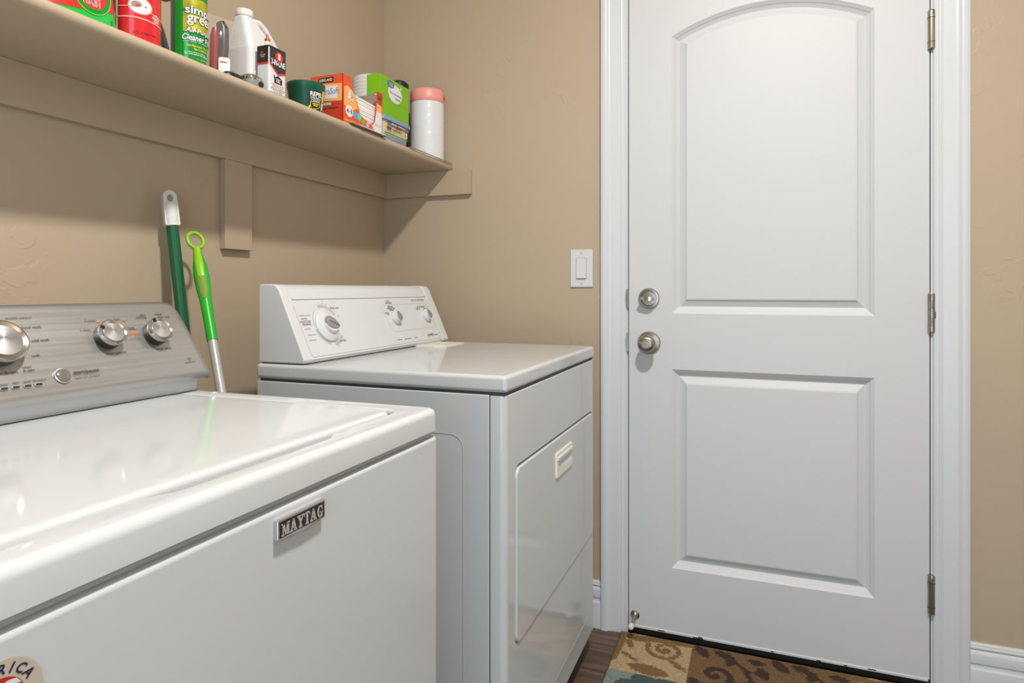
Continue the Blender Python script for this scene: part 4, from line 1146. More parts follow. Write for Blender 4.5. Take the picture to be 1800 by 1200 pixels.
# --- slate blue spray bottle behind
xs_, us_ = 0.130, 258
ysb = yAt(us_, xs_)
sb_ = thing('blue_spray_bottle', 'slate blue spray bottle standing behind the red aerosol can', 'bottle', (xs_, ysb, SZ))
lathe('bottle_body', [(0.0, 0.0), (0.050, 0.0), (0.052, 0.004), (0.0515, 0.012), (0.042, 0.045), (0.032, 0.085), (0.020, 0.12), (0.014, 0.155), (0.014, 0.170), (0.0, 0.170)], (xs_, ysb, SZ), (0, 0, 1), SLATE, sb_, n=40)
tdir = Vector((0.2, 1, 0)).normalized()
box('trigger_head', (xs_-0.014, ysb-0.025, SZ+0.162), (xs_+0.014, ysb+0.055, SZ+0.192), BLUE, sb_, bevel=0.006)
box('trigger', (xs_-0.006, ysb+0.020, SZ+0.138), (xs_+0.006, ysb+0.030, SZ+0.165), BLACKP, sb_, bevel=0.003)

# --- green foam cleaner can
u_, x_ = 333, 0.2300
y_c = yAt(u_, x_); r_ = radius(65, x_, y_c, u_)
gcn = thing('foam_cleaner_can', 'metallic green aerosol can with bold white lettering on the shelf', 'spray can', (x_, y_c, SZ))
lathe('can_body', can_profile(r_, 0.235), (x_, y_c, SZ), (0, 0, 1), GLIT, gcn, n=56)
lathe('bottom_rim', [(r_*0.97, 0.0), (r_*1.01, 0.0), (r_*1.01, 0.003), (r_*0.99, 0.0036)], (x_, y_c, SZ), (0, 0, 1), CHROME, gcn, n=56, cap=False)
lathe('cap', [(0.0, 0.235), (r_*0.82, 0.235), (r_*0.80, 0.272), (r_*0.70, 0.278), (0.0, 0.278)], (x_, y_c, SZ), (0, 0, 1), GRN, gcn, n=40)
cy = Cyl(x_, y_c, r_, SZ)
cy.patch(-88, -52, 0.004, 0.22, TEAL, gcn); cy.patch(-50, -22, 0.005, 0.22, GRN2, gcn, off=0.0005)
cy.patch(-20, 88, 0.060, 0.125, GOLD, gcn, off=0.0004, n=30); cy.patch(-20, 88, 0.097, 0.103, GLIT, gcn, off=0.0006)
for t, d, z, w_, h_, m_ in (('simple', 42, 0.1000, 0.062, 0.0200, 1), ('green', 42, 0.0815, 0.056, 0.0195, 1), ('All-Purpose', 44, 0.0618, 0.064, 0.0112, 0), ('Cleaner Foam', 40, 0.0490, 0.070, 0.0112, 0)):
    cy.text(t, d, z-0.0006, w_*1.03, INKB, gcn, height=h_*1.08, bold=0.05, off=0.0008)
    cy.text(t, d, z, w_, WHITEP, gcn, height=h_, bold=0.012, off=0.0011, shear=0.0 if m_ else 0.18)
cy.text('Non-Flammable - Non-Toxic', 36, 0.0335, 0.050, YEL, gcn, height=0.0042, bold=0.012); cy.text('No Caustic Fumes', 46, 0.0275, 0.036, YEL, gcn, height=0.0042, bold=0.012)
cy.text('~1 3 5 3 2 5', 26, 0.0415, 0.05, WHITEP, gcn, height=0.0012); cy.text('CAUTION:', 20, 0.0205, 0.040, WHITEP, gcn, height=0.0022); cy.text('~3 4 5 3 7', 26, 0.0172, 0.046, WHITEP, gcn, height=0.0016)
cy.text('12 oz (340 g)', 46, 0.0090, 0.026, YEL, gcn, height=0.0032)

# --- red and black tool in a clear bag
x_ = 0.2050; yb = yAt(385, x_)
tl = thing('bagged_tool', 'black and red handled tool in a clear plastic bag with a white tag', 'tool', (x_, yb, SZ))
zt = zAt(36, x_, yb) - SZ
dcam = Vector((CAM.x-x_, CAM.y-yb, 0)).normalized(); rcam = Vector((-dcam.y, dcam.x, 0))
def tp_(a, z, d=0.0): return Vector((x_, yb, SZ)) + rcam*a + dcam*d + Vector((0, 0, z))
tube('black_handle', [tp_(0.004, 0.001), tp_(0.005, 0.03), tp_(0.008, zt*0.6), tp_(0.007, zt*0.88), tp_(0.003, zt*0.97)], [0.010, 0.011, 0.0115, 0.0125, 0.009], BLACKP, tl)
tube('red_handle', [tp_(-0.008, 0.001, 0.004), tp_(-0.010, 0.04, 0.004), tp_(-0.009, zt*0.72, 0.004), tp_(-0.007, zt*0.86, 0.004)], [0.008, 0.0085, 0.009, 0.006], CRED, tl)
bm = bmesh.new()
ring_solid(bm, [[tp_(a, z, 0.019) for a, z in rrect(-0.001, 0.021, 0.002, 0.052, 0.005, 4)], [tp_(a, z, 0.0197) for a, z in rrect(-0.001, 0.021, 0.002, 0.052, 0.005, 4)]])
tg = obj('white_tag', bm, CARTW, tl)
text_on('~7', tp_(0.0085, 0.042, 0.020), 0.014, rcam, Vector((0, 0, 1)), dcam, RED2, tg); text_on('~6', tp_(0.0085, 0.008, 0.020), 0.013, rcam, Vector((0, 0, 1)), dcam, RED2, tg)
bm = bmesh.new(); loops = []
for z, wd, dp in ((0.0, 0.020, 0.018), (0.03, 0.021, 0.0182), (zt*0.5, 0.024, 0.0195), (zt*0.8, 0.029, 0.017), (zt*0.96, 0.033, 0.010), (zt*1.06, 0.034, 0.001)):
    loops.append([tp_(wd*math.cos(2*math.pi*i/24) - 0.004*(z/zt), z + (0.006*math.cos(2*math.pi*i/24)*-1 if z > zt*0.7 else 0), dp*math.sin(2*math.pi*i/24)) for i in range(24)])
ring_solid(bm, loops, cap=False); obj('clear_bag', bm, CLEAR, tl, smooth=60)

# --- white jug with a side handle
jx0, jx1 = 0.1430, 0.2220
jy0 = yAt(440, jx1); jy1 = jy0 + 0.118
jg = thing('white_jug', 'plain off-white plastic jug with a cap and loop handle', 'jug', ((jx0+jx1)/2, (jy0+jy1)/2, SZ))
jxc = (jx0+jx1)/2
zsh = zAt(78, jx1, jy0) - SZ      # shoulder
zcap = zAt(24, jxc, jy0+0.04) - SZ
def jl(xa, xb, ya, yb_, z, r): return [(x, y_, SZ+z) for x, y_ in rrect(xa, xb, ya, yb_, r, 9)]
bm = bmesh.new()
nk = yAt(429.5, jxc)
ring_solid(bm, [jl(jx0+0.004, jx1-0.004, jy0+0.004, jy1-0.004, 0.0, 0.012), jl(jx0, jx1, jy0, jy1, 0.004, 0.014), jl(jx0, jx1, jy0, jy1, zsh-0.002, 0.014), jl(jx0+0.001, jx1-0.001, jy0+0.001, jy1-0.002, zsh+0.002, 0.014),
                jl(jxc-0.0200, jxc+0.0200, nk-0.0200, nk+0.0200, zcap-0.020, 0.0150), jl(jxc-0.0165, jxc+0.0165, nk-0.0165, nk+0.0165, zcap-0.016, 0.0155), jl(jxc-0.0165, jxc+0.0165, nk-0.0165, nk+0.0165, zcap-0.010, 0.0155)])
obj('jug_body', bm, HDPEW, jg, smooth=14)
lathe('screw_cap', [(0.0, 0.0), (0.0185, 0.0), (0.0190, 0.001), (0.0190, 0.0125), (0.0178, 0.0148), (0.0, 0.0152)], (jxc, nk, SZ+zcap-0.0152), (0, 0, 1), HDPE, jg, n=40)
hzz = zAt(52, jxc, jy1-0.02) - SZ
tube('jug_handle', [(jxc, nk+0.006, SZ+zcap-0.040), (jxc, nk+0.024, SZ+zcap-0.017), (jxc, nk+0.044, SZ+zcap-0.015), (jxc, nk+0.062, SZ+zcap-0.023), (jxc, jy1+0.006, SZ+zsh+0.032), (jxc, jy1+0.011, SZ+zsh+0.014), (jxc, jy1+0.003, SZ+zsh-0.010), (jxc, jy1-0.014, SZ+zsh-0.020)], [0.0100, 0.0095, 0.0095, 0.0095, 0.0095, 0.0095, 0.0100, 0.0105], HDPE, jg, smooth=60)

# --- small black case and silver clip at the front edge
x_ = 0.2480
yk = yAt(408, x_)
bk_ = thing('black_case', 'small low black object on the shelf edge below the white jug', 'gadget', (x_, yk, SZ))
bm = bmesh.new(); loops = [oval(yk, a, x_, b, SZ+h, 28, 2.4) for h, a, b in ((0.0, 0.024, 0.013), (0.004, 0.026, 0.015), (0.011, 0.024, 0.014), (0.0150, 0.017, 0.009), (0.0160, 0.006, 0.004))]
ring_solid(bm, loops); obj('case_shell', bm, BLACKP, bk_, smooth=60)
box('belt_clip', (x_+0.012, yk-0.010, SZ+0.002), (x_+0.0165, yk+0.010, SZ+0.011), DARKSLOT, bk_, bevel=0.001)
x_ = 0.2470; yk = yAt(442, x_)
tmz = zAt(134, x_, yk) - SZ
tm = thing('silver_gadget', 'small rounded silver gadget on the shelf edge beside the oil tin', 'gadget', (x_, yk, SZ))
rr_ = radius(40, x_, yk, 442)
bm = bmesh.new(); loops = [oval(yk, a*rr_, x_, b*rr_, SZ+h*tmz, 36, 2.6) for h, a, b in ((0.0, 0.9, 0.80), (0.10, 0.98, 0.86), (0.45, 1.0, 0.88), (0.60, 1.0, 0.88))]
ring_solid(bm, loops); obj('grey_base', bm, GREYGRIP, tm, smooth=50)
bm = bmesh.new(); loops = [oval(yk, a*rr_, x_, b*rr_, SZ+h*tmz, 36, 2.6) for h, a, b in ((0.58, 1.02, 0.90), (0.74, 1.02, 0.90), (0.90, 0.96, 0.83), (1.0, 0.80, 0.68))]
ring_solid(bm, loops); obj('silver_lid', bm, CHROME, tm, smooth=60)
lathe('lens', [(0.0, 0.0), (0.0065, 0.0), (0.006, 0.003), (0.0, 0.0032)], (x_+rr_*0.86, yk+0.006, SZ+tmz*0.30), (1, -0.1, 0), DARKSLOT, tm, n=24)

# --- thin board behind the oil tin
x_ = 0.100; yk = yAt(449, x_) + 0.02
kb_ = thing('kraft_box', 'narrow tan carton half hidden between the white jug and the oil tin', 'box', (x_, yk, SZ))
hk = zAt(95, x_, yk) - SZ
box('carton', (x_-0.05, yk-0.004, SZ), (x_-0.012, yk+0.05, SZ+hk), LBL2, kb_, bevel=0.001)
prism('top_flap', [(x_-0.05, SZ+hk), (x_-0.012, SZ+hk), (x_-0.012, SZ+hk+0.001), (x_-0.05, SZ+hk+0.001)], 'y', yk-0.003, yk+0.049, KRAFT, kb_)

# --- oil tin
ox1 = 0.2650; oy0 = yAt(473, ox1); oy1 = yAt(503, ox1); ox0 = 0.2300
oh = zAt(80, ox1, oy0) - SZ
oxc, oyc = (ox0+ox1)/2, (oy0+oy1)/2
ot = thing('oil_tin', 'rectangular black and white oil tin with a red spout on the shelf edge', 'oil can', (oxc, oyc, SZ))
prism('tin_body', rrect(ox0, ox1, oy0, oy1, 0.005, 5), 'z', SZ+0.0015, SZ+oh, TIN, ot, bevel=0.0008, seg=1)
prism('bottom_seam', rrect(ox0-0.0008, ox1+0.0008, oy0-0.0008, oy1+0.0008, 0.0055, 5), 'z', SZ, SZ+0.0035, TINB, ot)
prism('top_seam', rrect(ox0-0.0008, ox1+0.0008, oy0-0.0008, oy1+0.0008, 0.0055, 5), 'z', SZ+oh-0.001, SZ+oh+0.0022, TINB, ot)
YR = Vector((0, 1, 0)); ZU = Vector((0, 0, 1)); XN = Vector((1, 0, 0)); YN = Vector((0, -1, 0))
hw = (oy1-oy0)/2 - 0.004
cF = Vector((ox1, oyc, SZ)); cL = Vector((oxc, oy0, SZ)); hl_ = (ox1-ox0)/2 - 0.004
poly_on([(-hw-0.002, oh-0.001), (-hw-0.002, oh*0.655), (0, oh*0.475), (hw+0.002, oh*0.545), (hw+0.002, oh-0.001)], cF, YR, ZU, XN, TINB, ot)
poly_on([(-hw-0.002, oh*0.655), (-hw-0.002, oh*0.615), (0, oh*0.430), (hw+0.002, oh*0.50), (hw+0.002, oh*0.545), (0, oh*0.475)][::1], cF, YR, ZU, XN, RED2, ot, off=0.0005)
poly_on([(-hl_-0.002, oh*0.665), (hl_+0.002, oh*0.655), (hl_+0.002, oh-0.001), (-hl_-0.002, oh-0.001)], cL, Vector((1, 0, 0)), ZU, YN, TINB, ot)
poly_on([(-hl_-0.002, oh*0.625), (hl_+0.002, oh*0.615), (hl_+0.002, oh*0.655), (-hl_-0.002, oh*0.665)], cL, Vector((1, 0, 0)), ZU, YN, RED2, ot, off=0.0005)
poly_on([(-0.006, oh*0.86), (0.002, oh*0.86), (-0.002, oh*0.915)], cL, Vector((1, 0, 0)), ZU, YN, RED2, ot, off=0.0005)
text_on('3-IN-ONE', cL + ZU*(oh*0.825), 0.016, Vector((1, 0, 0)), ZU, YN, WHITEP, ot, off=0.0006); text_on('HOME', cL + ZU*(oh*0.785), 0.010, Vector((1, 0, 0)), ZU, YN, WHITEP, ot, off=0.0006, bold=0.01)
e_ = ellipse(0.0120, 0.0110, 28); poly_on(e_, cF + ZU*(oh*0.845) + YR*0.004, YR, ZU, XN, RED2, ot, off=0.0006)
text_on('1', cF + ZU*(oh*0.848) + YR*0.004, 0.0065, YR, ZU, XN, WHITEP, ot, height=0.0130, bold=0.02, off=0.0009)
text_on('3', cF + ZU*(oh*0.850) + YR*0.0045, 0.0028, YR, ZU, XN, INKB, ot, off=0.0011)
text_on('3-IN-ONE', cF + ZU*(oh*0.700) + YR*0.001, hw*1.85, YR, ZU, XN, WHITEP, ot, height=0.0130, bold=0.018, off=0.0006)
# house with OIL
poly_on([(-0.015, 0.002), (0.0, 0.0095), (0.015, 0.002), (0.0125, 0.002), (0.0125, -0.0085), (-0.0125, -0.0085), (-0.0125, 0.002)], cF + ZU*(oh*0.335) + YR*0.001, YR, ZU, XN, INKB, ot, off=0.0006)
poly_on([(-0.014, 0.003), (-0.011, 0.003), (-0.011, 0.009), (-0.014, 0.009)], cF + ZU*(oh*0.335) + YR*0.001, YR, ZU, XN, INKB, ot, off=0.0006)
text_on('OIL', cF + ZU*(oh*0.305) + YR*0.001, 0.0145, YR, ZU, XN, WHITEP, ot, height=0.0060, bold=0.02, off=0.0009); text_on('~9', cF + ZU*(oh*0.352) + YR*0.001, 0.0170, YR, ZU, XN, WHITEP, ot, height=0.0016, off=0.0009)
text_on('LUBRICATES, CLEANS', cF + ZU*(oh*0.215), hw*1.7, YR, ZU, XN, RED2, ot, height=0.0034, off=0.0006); text_on('& PREVENTS RUST', cF + ZU*(oh*0.175), hw*1.45, YR, ZU, XN, RED2, ot, height=0.0034, off=0.0006)
for i in range(3): text_on(('~7 8', '~4 3 2 5 2', '~2 2 4')[i], cF + ZU*(oh*(0.135-i*0.035)), hw*(1.9, 1.5, 1.1)[i], YR, ZU, XN, INKG, ot, height=0.0022, off=0.0006)
spx, spy = oxc - 0.002, oy0 + 0.016
lathe('spout', [(0.0, 0.0), (0.0130, 0.0), (0.0125, 0.004), (0.0070, 0.007), (0.0052, 0.010), (0.0042, 0.021), (0.0, 0.021)], (spx, spy, SZ+oh), (0, 0, 1), BEIGE, ot, n=28)
lathe('red_tip', [(0.0, 0.019), (0.0065, 0.019), (0.0062, 0.022), (0.0034, 0.023), (0.0022, 0.033), (0.0, 0.034)], (spx, spy, SZ+oh), (0, 0, 1), RED, ot, n=24)

# --- green citronella bucket
u_, x_ = 538, 0.2120
y_c = yAt(u_, x_); r_ = radius(69, x_, y_c, u_)
bh = zAt(146, x_, y_c - 0.02) - SZ
cb = thing('candle_bucket', 'dark green citronella candle bucket with a black and yellow label', 'candle', (x_, y_c, SZ))
lathe('bucket', [(0.0, 0.0), (r_*0.78, 0.0), (r_*0.81, 0.003), (r_*0.95, bh*0.80), (r_*0.975, bh*0.82), (r_*1.0, bh*0.985), (r_*0.985, bh), (r_*0.94, bh), (r_*0.90, bh*0.86), (0.0, bh*0.84)], (x_, y_c, SZ), (0, 0, 1), FOREST, cb, n=56)
class Cone(Cyl):
    def p(s, th, z, off=0.0004):
        r = s.r*float(np.interp(z, [0.003, bh*0.80, bh*0.82, bh], [0.81, 0.95, 0.975, 1.0]))
        return s.c + (s.d*math.cos(th) + s.rt*math.sin(th))*(r+off) + Vector((0, 0, z))
cy = Cone(x_, y_c, r_, SZ)
def cpatch(d0, d1, z0, z1, m_, off, n=16):
    v = []; f = []
    for i in range(n+1):
        for j in range(5): v.append((math.radians(d0+(d1-d0)*i/n), z0+(z1-z0)*j/4))
    for i in range(n):
        for j in range(4): f.append((i*5+j, i*5+5+j, i*5+6+j, i*5+j+1))
    return mesh_map('label_print', v, f, lambda a, z: cy.p(a, z, off), m_, cb)
cpatch(8, 60, bh*0.14, bh*0.70, INKB, 0.0005); cpatch(61, 74, bh*0.42, bh*0.78, YEL, 0.0005); cpatch(61, 74, bh*0.16, bh*0.40, CARTW, 0.0005)
cy.text('REPEL', 36, bh*0.605, r_*0.80, WHITEP, cb, height=bh*0.135, bold=0.02, off=0.0012); cy.text('CITRONELLA', 34, bh*0.475, r_*0.70, WHITEP, cb, height=bh*0.075, bold=0.01, off=0.0012); cy.text('CANDLE', 34, bh*0.385, r_*0.62, WHITEP, cb, height=bh*0.075, bold=0.01, off=0.0012)
v = [(-0.016, 0.007), (0.016, 0.007), (0.016, -0.004), (0.0, -0.011), (-0.016, -0.004)]
mesh_map('label_shield', v, [(0, 1, 2, 3, 4)], lambda x, y_: cy.p(math.radians(33)+x/r_, bh*0.27+y_, 0.0011), YEL, cb)
mesh_map('label_shield', [(x*0.86, y_*0.84) for x, y_ in v], [(0, 1, 2, 3, 4)], lambda x, y_: cy.p(math.radians(33)+x/r_, bh*0.27+y_, 0.0014), INKB, cb)
cy.text('~7', 33, bh*0.30, 0.020, YEL, cb, height=0.0035, off=0.0017); cy.text('~6', 33, bh*0.245, 0.014, YEL, cb, height=0.0030, off=0.0017)
cy.disc(11, bh*0.19, 0.0022, 0.0035, YEL, cb, off=0.0011)

# --- orange dryer sheet carton, front torn open
kx1 = 0.2640; ky0 = yAt(602.5, kx1); ky1 = yAt(672, kx1); kx0 = onY(546, 200, ky0).x
kh = zAt(128.5, kx1, ky0) - SZ - 0.002
SZk = SZ + 0.002
kt = thing('dryer_sheet_carton', 'open orange and white carton of dryer sheets on the shelf', 'box', ((kx0+kx1)/2, (ky0+ky1)/2, SZ))
W_ = ky1 - ky0; th_ = 0.0012
box('end_panel', (kx0, ky0, SZk), (kx1, ky0+th_, SZk+kh), ORNG2, kt)
box('end_panel', (kx0, ky1-th_, SZk), (kx1, ky1, SZk+kh), KRAFT, kt)
box('back_panel', (kx0, ky0, SZk), (kx0+th_, ky1, SZk+kh*0.70), KRAFT, kt)
box('bottom_panel', (kx0, ky0, SZk), (kx1, ky1, SZk+th_), ORNG2, kt)
cut = [(0, 0), (W_, 0), (W_, kh), (W_*0.855, kh), (W_*0.83, kh*0.62), (W_*0.80, kh*0.33), (W_*0.70, kh*0.17), (W_*0.42, kh*0.29), (W_*0.37, kh*0.46), (W_*0.27, kh*0.70), (W_*0.18, kh), (0, kh)]
fp = prism('front_panel', [(ky0+a, SZk+b) for a, b in cut], 'x', kx1-th_, kx1, ORNG, kt)
FO = Vector((kx1, ky0, SZk))
def fpoly(pts, m_, off=0.0004): return poly_on([(W_*a, kh*b) for a, b in pts], FO, YR, ZU, XN, m_, fp, off=off)
fpoly([(0.03, 0.36), (0.20, 0.30), (0.36, 0.40), (0.27, 0.68), (0.12, 0.80), (0.03, 0.74)], ORNGL); fpoly([(0.12, 0.55), (0.24, 0.52), (0.24, 0.72), (0.16, 0.74)], CARTW, 0.0006)
fpoly([(0.86, 0.98), (0.985, 0.98), (0.985, 0.70), (0.855, 0.74)], ORNG2); fpoly([(0.845, 0.72), (0.985, 0.70), (0.985, 0.52), (0.84, 0.56)], ORNGL)
fpoly([(0.84, 0.555), (0.985, 0.52), (0.985, 0.02), (0.80, 0.03), (0.72, 0.16), (0.80, 0.30)], CARTW)
text_on('250', FO + YR*(W_*0.92) + ZU*(kh*0.86), W_*0.085, YR, ZU, XN, STK_N, fp, height=kh*0.085, bold=0.015, off=0.0007)
text_on('U', FO + YR*(W_*0.21) + ZU*(kh*0.635), W_*0.045, YR, ZU, XN, STK_N, fp, height=kh*0.16, bold=0.02, off=0.0008)
poly_on(ellipse(W_*0.090, kh*0.125, 28), FO + YR*(W_*0.15) + ZU*(kh*0.275), YR, ZU, XN, CARTW, fp, off=0.0006)
text_on('4', FO + YR*(W_*0.110) + ZU*(kh*0.275), W_*0.045, YR, ZU, XN, STK_N, fp, height=kh*0.10, bold=0.02, off=0.0009); text_on('in', FO + YR*(W_*0.155) + ZU*(kh*0.265), W_*0.03, YR, ZU, XN, STK_N, fp, off=0.0009); text_on('1', FO + YR*(W_*0.198) + ZU*(kh*0.275), W_*0.022, YR, ZU, XN, STK_N, fp, height=kh*0.10, bold=0.02, off=0.0009)
for i, (a, b, m_) in enumerate(((0.285, 0.240, LBLUE), (0.385, 0.235, mat('aqua_print', (120, 190, 186), 0.5, var=0.05)), (0.485, 0.165, LIMEB), (0.60, 0.145, mat('lilac_print', (176, 176, 206), 0.5, var=0.05)))):
    poly_on(ellipse(W_*(0.055 if i < 2 else 0.045), kh*(0.085 if i < 2 else 0.055), 20), FO + YR*(W_*a) + ZU*(kh*b), YR, ZU, XN, m_, fp, off=0.0007)
text_on('~5 6 8 6', FO + YR*(W_*0.34) + ZU*(kh*0.07), W_*0.58, YR, ZU, XN, ORNGL, fp, height=kh*0.05, off=0.0006); text_on('FRESH SCENT', FO + YR*(W_*0.88) + ZU*(kh*0.22), W_*0.18, YR, ZU, XN, PALEGREY, fp, height=kh*0.04, off=0.0007)
text_on('~3 3', FO + YR*(W_*0.70) + ZU*(kh*0.05), W_*0.09, YR, ZU, XN, STK_N, fp, off=0.0006)
# end panel print
EO = Vector(((kx0+kx1)/2, ky0, SZk)); Dk = kx1-kx0; XR_ = Vector((1, 0, 0))
def epoly(pts, m_, off=0.0004): return poly_on([((a-0.5)*Dk, kh*b) for a, b in pts], EO, XR_, ZU, YN, m_, kt, off=off, name='end_print')
epoly([(0.0, 0.64), (0.995, 0.60), (0.995, 0.985), (0.0, 0.985)], ORNG, 0.0004); epoly([(0.20, 0.47), (0.98, 0.44), (0.98, 0.80), (0.35, 0.83)], ORNGL, 0.0006); epoly([(0.30, 0.52), (0.84, 0.50), (0.84, 0.76), (0.34, 0.78)], CARTW, 0.0008)
epoly([(0.26, 0.845), (0.72, 0.85), (0.72, 0.955), (0.26, 0.950)], INKB, 0.0009)
text_on('KIRKLAND', EO + XR_*(-0.01*Dk) + ZU*(kh*0.900), Dk*0.40, XR_, ZU, YN, WHITEP, kt, height=kh*0.060, bold=0.01, off=0.0012)
text_on('UltraSoft', EO + XR_*(0.08*Dk) + ZU*(kh*0.66), Dk*0.62, XR_, ZU, YN, mat('blue_print', (90, 120, 176), 0.5, var=0.05), kt, height=kh*0.13, off=0.0012)
epoly([(0.30, 0.36), (0.66, 0.36), (0.66, 0.44), (0.30, 0.44)], KRAFT, 0.0007); text_on('~6 5', EO + XR_*(-0.02*Dk) + ZU*(kh*0.40), Dk*0.32, XR_, ZU, YN, WHITEP, kt, height=kh*0.04, off=0.0010)
text_on('~3 6', EO + XR_*(0.1*Dk) + ZU*(kh*0.31), Dk*0.5, XR_, ZU, YN, mat('maroon_print', (140, 40, 24), 0.5, var=0.05), kt, height=kh*0.035, off=0.0008)
bm = bmesh.new()
for i in range(16):
    z = SZk + 0.002 + i*(kh*0.70/16); jx = random.uniform(-0.0008, 0.0008); jy = random.uniform(-0.001, 0.001); dr_ = 0.02*(i/16)
    ring_solid(bm, [[(kx0+0.004, ky0+0.004, z), (kx1-0.007+jx, ky0+0.006+jy, z), (kx1-0.007+jx, ky1-0.006-dr_*0.4+jy, z-dr_*0.35), (kx0+0.004, ky1-0.006, z-dr_*0.35)], [(kx0+0.004, ky0+0.004, z+kh*0.043), (kx1-0.008+jx, ky0+0.006+jy, z+kh*0.043), (kx1-0.008+jx, ky1-0.006-dr_*0.4+jy, z+kh*0.043-dr_*0.35), (kx0+0.004, ky1-0.006, z+kh*0.043-dr_*0.35)]])
obj('sheet_stack', bm, SHEET, kt)
# flattened card under the carton, poking over the shelf edge
fc_ = thing('flat_card', 'thin grey card lying flat under the orange carton at the shelf edge', 'card', (0.22, (ky0+ky1)/2, SZ))
prism('card_sheet', [(0.19, ky0+0.01), (0.2850, ky0+0.012), (0.2870, ky1-0.010), (0.19, ky1-0.004)], 'z', SZ+0.0002, SZ+0.0016, KRAFT, fc_)
box('card_fold', (0.2800, ky0+0.05, SZ+0.0004), (0.2885, ky1-0.02, SZ+0.0022), CARTW, fc_)

# --- stack of white paper plates behind
px_, pr_ = 0.085, 0.060
py_ = -0.215
phh = zAt(132, px_, py_ - 0.05) - SZ
pp = thing('paper_plate_stack', 'tall stack of thin white ridged paper plates behind the orange carton', 'plates', (px_, py_, SZ))
prof_ = [(0.0, 0.0), (pr_*0.72, 0.0)]
nl = 22
for i in range(nl):
    z = 0.004 + (phh-0.008)*i/nl; dz = (phh-0.008)/nl
    prof_ += [(pr_*0.975, z), (pr_*0.994, z+dz*0.28), (pr_*0.994, z+dz*0.72), (pr_*0.975, z+dz*0.98)]
prof_ += [(pr_*0.93, phh), (pr_*0.70, phh-0.012), (0.0, phh-0.012)]
lathe('plate_edges', prof_, (px_, py_, SZ), (0, 0, 1), PAPER, pp, n=56)
lathe('top_plate', [(0.0, phh-0.0115), (pr_*0.69, phh-0.0115), (pr_*0.94, phh+0.001), (pr_*0.95, phh+0.002), (pr_*0.68, phh-0.010), (0.0, phh-0.010)], (px_, py_, SZ), (0, 0, 1), PAPER, pp, n=56)

# --- plastic container with blue lid, green carton on top
cx1 = 0.2620; cy0 = ky1 + 0.006; cy1 = yAt(720.5, cx1); cx0 = 0.185
clz = zAt(199, cx1, cy0) - SZ
pc = thing('lidded_container', 'clear plastic tub with a dusty blue lid and cream label under the green carton', 'container', ((cx0+cx1)/2, (cy0+cy1)/2, SZ))
bm = bmesh.new()
def cl(e, z, r): return [(x, y_, SZ+z) for x, y_ in rrect(cx0+e, cx1-e, cy0+e, cy1-e, r, 5)]
ring_solid(bm, [cl(0.008, 0.0, 0.010), cl(0.006, 0.003, 0.012), cl(0.0045, clz*0.25, 0.012)]); obj('tub_base', bm, LBLUE, pc, smooth=45)
bm = bmesh.new(); ring_solid(bm, [cl(0.0048, clz*0.25, 0.012), cl(0.002, clz-0.013, 0.012)]); obj('tub_wall', bm, LBL2, pc, smooth=45)
bm = bmesh.new(); ring_solid(bm, [cl(0.0, clz-0.014, 0.012), cl(-0.004, clz-0.0135, 0.014), cl(-0.004, clz-0.006, 0.014), cl(-0.002, clz-0.001, 0.013), cl(0.004, clz, 0.010)]); obj('blue_lid', bm, LBLUE, pc, smooth=40)
cW = cy1-cy0; CO = Vector((cx1-0.0022, (cy0+cy1)/2, SZ))
poly_on([(-cW*0.42, clz*0.30), (cW*0.44, clz*0.30), (cW*0.45, clz*0.34), (-cW*0.43, clz*0.34)], CO, YR, ZU, XN, GRN2, pc, off=0.0012)
poly_on([(-cW*0.32, clz*0.66), (cW*0.46, clz*0.66), (cW*0.46, clz*0.84), (-cW*0.32, clz*0.84)], CO, YR, ZU, XN, GREYP, pc, off=0.0014); poly_on([(-cW*0.02, clz*0.64), (cW*0.17, clz*0.64), (cW*0.17, clz*0.85), (-cW*0.02, clz*0.85)], CO, YR, ZU, XN, BROWNP, pc, off=0.0016)
text_on('~5 8', CO + YR*(cW*0.08) + ZU*(clz*0.76), cW*0.50, YR, ZU, XN, WHITEP, pc, height=clz*0.06, off=0.0020)
poly_on([(-cW*0.34, clz*0.50), (-cW*0.18, clz*0.50), (-cW*0.18, clz*0.60), (-cW*0.34, clz*0.60)], CO, YR, ZU, XN, BROWNP, pc, off=0.0016); text_on('~8', CO + YR*(cW*0.02) + ZU*(clz*0.545), cW*0.34, YR, ZU, XN, BROWNP, pc, height=clz*0.055, off=0.0016); text_on('~5 4', CO + YR*(-cW*0.18) + ZU*(clz*0.42), cW*0.30, YR, ZU, XN, BROWNP, pc, height=clz*0.03, off=0.0016)
for dz in (0.55, 0.45): poly_on(ellipse(0.004, 0.005, 16), CO + YR*(cW*0.38) + ZU*(clz*dz), YR, ZU, XN, CARTW, pc, off=0.0018)
gx1 = 0.2540; gy0 = cy0 - 0.001; gy1 = yAt(718.5, gx1); gx0 = onY(644.5, 150, gy0).x
gz0 = SZ + clz + 0.0005; gz1 = SZ + (zAt(128, gx1, gy0) - SZ)
gb = thing('green_carton', 'bright lime green carton with a white oval label standing on the blue-lidded tub', 'box', ((gx0+gx1)/2, (gy0+gy1)/2, gz0))
gH = gz1-gz0; gW = gy1-gy0; gD = gx1-gx0
box('carton_body', (gx0, gy0, gz0), (gx1, gy1, gz1), LIMEB, gb, bevel=0.0008, seg=1)
GO = Vector((gx1, (gy0+gy1)/2, gz0)); GE = Vector(((gx0+gx1)/2, gy0, gz0))
poly_on([(-gW*0.49, gH*0.425), (gW*0.49, gH*0.425), (gW*0.49, gH*0.435), (-gW*0.49, gH*0.435)], GO, YR, ZU, XN, LIMEB2, gb, name='fold_line')
